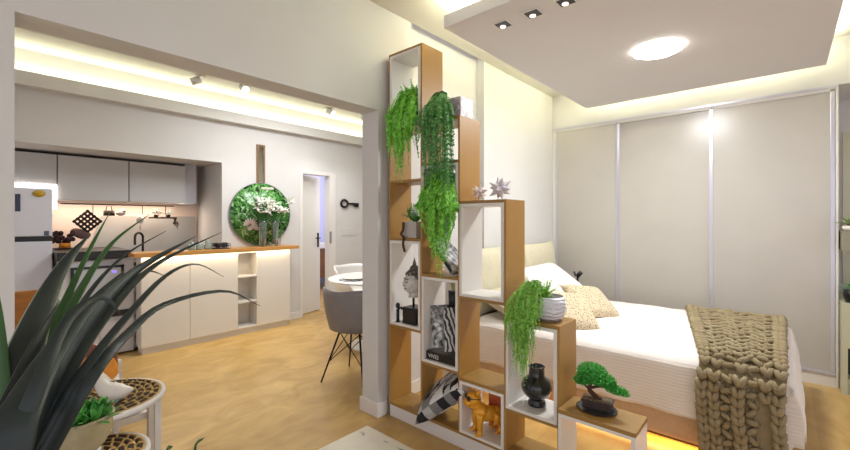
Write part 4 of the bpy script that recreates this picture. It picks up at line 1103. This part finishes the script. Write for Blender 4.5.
# ------------------------------------------------------------------ big agave near left
def at(px, py, d):
    l = (px-425)/404.7*d; u = (221-py)/404.7*d
    return Vector((d*math.cos(TH)+l*math.sin(TH), d*math.sin(TH)-l*math.cos(TH), 1.38+u))
ag = thing('agave_plant', 'large dark agave with long arching pointed leaves at the left foreground', 'plant', (.02, .62, 0))
MB().lathe([(0, 0), (.13, 0), (.19, .36), (.20, .42), (.18, .42), (.17, .38), (0, .38)], (.02, .62, 0), 40).build('pot', cream_cer, ag, smooth=True)
MB().lathe([(0, .375), (.17, .38), (0, .39)], (.02, .62, 0), 30).build('soil', soil_m, ag)
def blade(pts, w0, seed, m_=agave_m, flat=1.0, roll=0.0, wprof=None):
    P = bez(pts, 36); n = len(P)-1; a = MB()
    g = []; pe = None
    for i, p in enumerate(P):
        u = i/n; d = (P[min(i+1, n)]-P[max(i-1, 0)]).normalized()
        s_ = d.cross(Vector((.35*math.cos(roll), .35*math.sin(roll), 1))).normalized(); nn = s_.cross(d).normalized()
        # facing partly sideways so the broad face shows
        vw = (p-Vector((0, 0, 1.38))).normalized(); e1 = d.cross(vw).normalized()
        if pe is not None:
            if e1.dot(pe) < 0: e1 = -e1
            e1 = (e1+pe*2.5); e1 = (e1-d*e1.dot(d)).normalized()
        pe = e1; e2 = e1.cross(d).normalized()
        ra = (1.0-roll)*1.6+.35*math.sin(seed*2.1); s2 = (e1*math.cos(ra)+e2*math.sin(ra)).normalized(); n2 = s2.cross(d).normalized()
        w = w0*(.55+.9*min(1, u*3.2)-.45*min(1, u*3.2)**2)*max(0, 1-u)**.85 if u < 1 else 0
        w = max(w, .0006)
        row = []
        for k, (c, h) in enumerate(((-1, .28), (-.9, .2), (-.5, .05), (0, -.03), (.5, .05), (.9, .2), (1, .28))):
            row.append(p+s2*c*w+n2*h*w*flat)
        th = .004*(1-u)+.0008
        g.append([a.v(q_) for q_ in row]+[a.v(q_-n2*th) for q_ in row[::-1]])
    for i in range(n):
        m14 = len(g[0])
        for k in range(m14):
            k2 = (k+1) % m14
            a.mi = 1 if k in (0, 5, 6, 7, 12, 13) else 0
            a.f([g[i][k], g[i][k2], g[i+1][k2], g[i+1][k]], True)
    a.mi = 0; a.f(g[0]); a.f(g[-1])
    a.build('leaf', [m_, agave_e if seed == 3 else m_], ag)
root = Vector((.02, .62, .45))
LV = [ # (screen guide points with distances), half width, roll
 ([(2, 450, .70), (3, 380, .72), (0, 320, .75), (-6, 270, .78)], .016, 1, agave_g, .9),
 ([(4, 440, .66), (22, 362, .75), (44, 302, .86), (66, 262, .95), (90, 234, 1.02)], .039, 3, agave_m, 1.0),
 ([(22, 430, .74), (44, 350, .85), (68, 295, .95), (92, 245, 1.05), (110, 212, 1.15)], .014, 5, agave_g, .7),
 ([(30, 420, .76), (50, 350, .86), (80, 290, .96), (112, 243, 1.08), (150, 214, 1.2)], .018, 7, agave_g, .8),
 ([(35, 430, .72), (62, 340, .85), (95, 285, .98), (128, 253, 1.1), (166, 231, 1.2)], .011, 9, agave_m, .6),
 ([(18, 450, .60), (50, 370, .70), (96, 308, .85), (140, 268, 1.0), (196, 236, 1.15)], .030, 2, agave_m, 1.0),
 ([(30, 450, .62), (62, 380, .72), (105, 316, .86), (155, 265, 1.02), (222, 232, 1.2)], .020, 4, agave_m, .9),
 ([(12, 450, .58), (38, 385, .64), (66, 322, .72), (96, 298, .78), (112, 303, .80), (121, 316, .80)], .013, 6, agave_m, 1.0),
 ([(40, 440, .68), (75, 350, .8), (115, 298, .92), (145, 272, 1.0), (166, 276, 1.04)], .010, 8, agave_m, .6),
 ([(30, 455, .62), (80, 375, .72), (125, 318, .85), (165, 276, .98), (196, 264, 1.08), (224, 277, 1.15)], .013, 10, agave_m, .7),
 ([(45, 455, .62), (90, 378, .72), (125, 336, .85), (165, 304, .98), (225, 291, 1.12), (260, 306, 1.2)], .014, 11, agave_m, .6),
 ([(0, 460, .55), (20, 410, .62), (55, 350, .72), (95, 300, .84), (125, 270, .92)], .034, 13, agave_m, 1.1),
 ([(-5, 460, .58), (8, 420, .64), (35, 350, .74), (60, 300, .84)], .034, 14, agave_m, 1.1),
]
for pts, w0, sd, m_, fl in LV:
    k_ = 100/max(40, pts[0][1]-pts[1][1]); pts = [(max(-45, pts[0][0]+(pts[0][0]-pts[1][0])*k_), 550, pts[1][2]-.06), (pts[0][0], pts[0][1], pts[1][2]-.03)] + pts[1:]
    Q = [at(*p) for p in pts]
    blade([root+Vector((rnd.uniform(-.03, .03), rnd.uniform(-.03, .03), 0)), root.lerp(Q[0], .6)+Vector((0, 0, -.02))] + Q, w0*1.55, sd, m_, .9, roll=fl)
# small blades peeking in at the bottom edge
t = thing('spiky_grass_plant', 'low green plant whose blade tips rise at the bottom edge over the rug', 'plant', (.42, .95, .3))
a = MB(); spb = [((195, 452, .95), (205, 437, 1.0)), ((168, 456, .95), (173, 446, .98))]
for (p0, p1) in spb:
    q0, q1 = at(*p0), at(*p1); b0_ = Vector((.42, .95, .36)); P = bez([b0_, b0_.lerp(q0, .6)+Vector((0, 0, .05)), q0, q1], 16)
    a.tube(P, [.013*(1-(i/16)**3)+.0006 for i in range(17)], 6, squash=.3)
a.build('blades', agave_g, t)
MB().lathe([(0, 0), (.08, 0), (.10, .16), (.09, .16), (.085, .14), (0, .14)], (.42, .95, .2), 30).build('pot', ceram_w, t)
t['_w'] = t['_w']
st = MB(); st.lathe([(0, .013), (.11, .013), (.11, .03), (.02, .05), (.02, .17), (.10, .185), (.10, .2), (0, .2)], (.42, .95, 0), 30)
st.build('plant_stand', trim_m, label='low round stand under the spiky grass plant', cat='stand')

# ------------------------------------------------------------------ bedroom lights
cl = thing('ceiling_lamp', 'round glowing flush ceiling lamp over the bed', 'ceiling light', (3.36, .70, 2.63))
MB().lathe([(0, -.028), (.14, -.028), (.165, -.016), (.17, 0), (0, 0)], (3.36, .70, 2.649), 48).build('diffuser', led('lamp_disc', (255, 250, 240), 9), cl)
for i, y in enumerate((1.36, 1.15, .945)):
    t = thing('downlight', ['square recessed downlight nearest the shelf wall', 'middle square recessed downlight in the ceiling slab', 'square recessed downlight closest to the camera'][i], 'ceiling light', (2.285, y, 2.63), 'square downlights in the ceiling slab')
    a = MB(); a.box(2.235, y-.05, 2.643, 2.335, y-.044, 2.6495); a.box(2.235, y+.044, 2.643, 2.335, y+.05, 2.6495); a.box(2.235, y-.044, 2.643, 2.241, y+.044, 2.6495); a.box(2.329, y-.044, 2.643, 2.335, y+.044, 2.6495); a.build('trim_ring', white_m, t)
    B(2.241, y-.044, 2.6465, 2.329, y+.044, 2.6495).build('housing', black_m, t)
    MB().cyl((2.305, y+.012, 2.642), .019, .004, 16).build('bulb', led('downlight_bulb', (255, 230, 214), 1.6), t)

WARM = (1.0, .86, .62); CREAM = (.96, 1.0, .76); NEU = (.94, .97, 1.0); COOL = (.86, .86, 1.0)
light('lamp_light', 'AREA', (3.36, .70, 2.615), 46, NEU, .3)
# slab cove strips (face up and outwards)
light('slab_cove_head', 'AREA', (3.35, 1.62, 2.75), 46, CREAM, 2.4, .05, (R(180+35), 0, 0))
light('slab_cove_front', 'AREA', (2.14, .7, 2.75), 30, CREAM, .05, 1.8, (0, R(180+35), 0))
light('slab_cove_wardrobe', 'AREA', (4.57, .7, 2.75), 20, CREAM, .05, 1.8, (0, R(180-35), 0))
light('slab_cove_side', 'AREA', (3.35, -.2, 2.75), 16, CREAM, 2.4, .05, (R(180-35), 0, 0))
# far room
light('kitchen_cove', 'AREA', (2.0, WY-.045, 2.712), 19, CREAM, 7.0, .05, (R(180+12), 0, 0))
light('bar_strip', 'AREA', (1.98, 4.90, 1.008), 5, (1.0, .82, .58), 1.7, .02, (R(-10), 0, 0))
light('cabinet_strip', 'AREA', (1.15, 5.80, 1.595), 6, (1.0, .80, .64), 1.15, .03, (0, 0, 0))
light('niche_corner_strip', 'AREA', (1.84, 5.9, 1.28), 1.0, (1.0, .86, .7), .02, .6, (R(-90), 0, 0))
light('fridge_strip', 'AREA', (.26, 5.75, 1.752), 1.5, (1, .95, .88), .55, .05, (0, 0, 0))
light('dining_fill', 'AREA', (2.6, 3.8, 2.9), 56, NEU, 1.2, 1.2)
for x, y in ((2.056, 4.62), (3.307, 4.75), (3.838, 4.65)):
    light('spot_beam', 'SPOT', (x, y-.03, 2.79), 14, NEU, .03, spot=R(95))
light('bath_lamp', 'POINT', (3.9, 6.2, 2.2), 70, (.84, .86, 1.0), .1)
for y in (1.36, 1.15, .945): light('downlight_beam', 'SPOT', (2.285, y, 2.632), 6, NEU, .02, spot=R(75))
light('bed_led', 'AREA', (2.90, 1.0, .055), 5, (1.0, .55, .18), .03, 1.7, (0, R(20), 0))
# world: daylight from the open side behind the camera
wd = bpy.data.worlds.new('w'); SC.world = wd; wd.use_nodes = True
bg = wd.node_tree.nodes['Background']; bg.inputs['Color'].default_value = (.90, .89, 1.0, 1); bg.inputs['Strength'].default_value = 1.15

cam = bpy.data.cameras.new('cam'); co = bpy.data.objects.new('camera', cam); COL.objects.link(co)
co.location = (0, 0, 1.38); co.rotation_euler = (R(90), 0, TH-R(90))
cam.sensor_width = 36; cam.lens = 404.7/850*36; cam.shift_y = -4/850; cam.clip_start = .02
SC.camera = co
SC.view_settings.view_transform = 'Standard'; SC.view_settings.look = 'None'; SC.view_settings.gamma = 1; SC.view_settings.use_curve_mapping = False
SC.view_settings.exposure = 0.1
for o in bpy.data.objects:
    if '_w' in o: del o['_w']
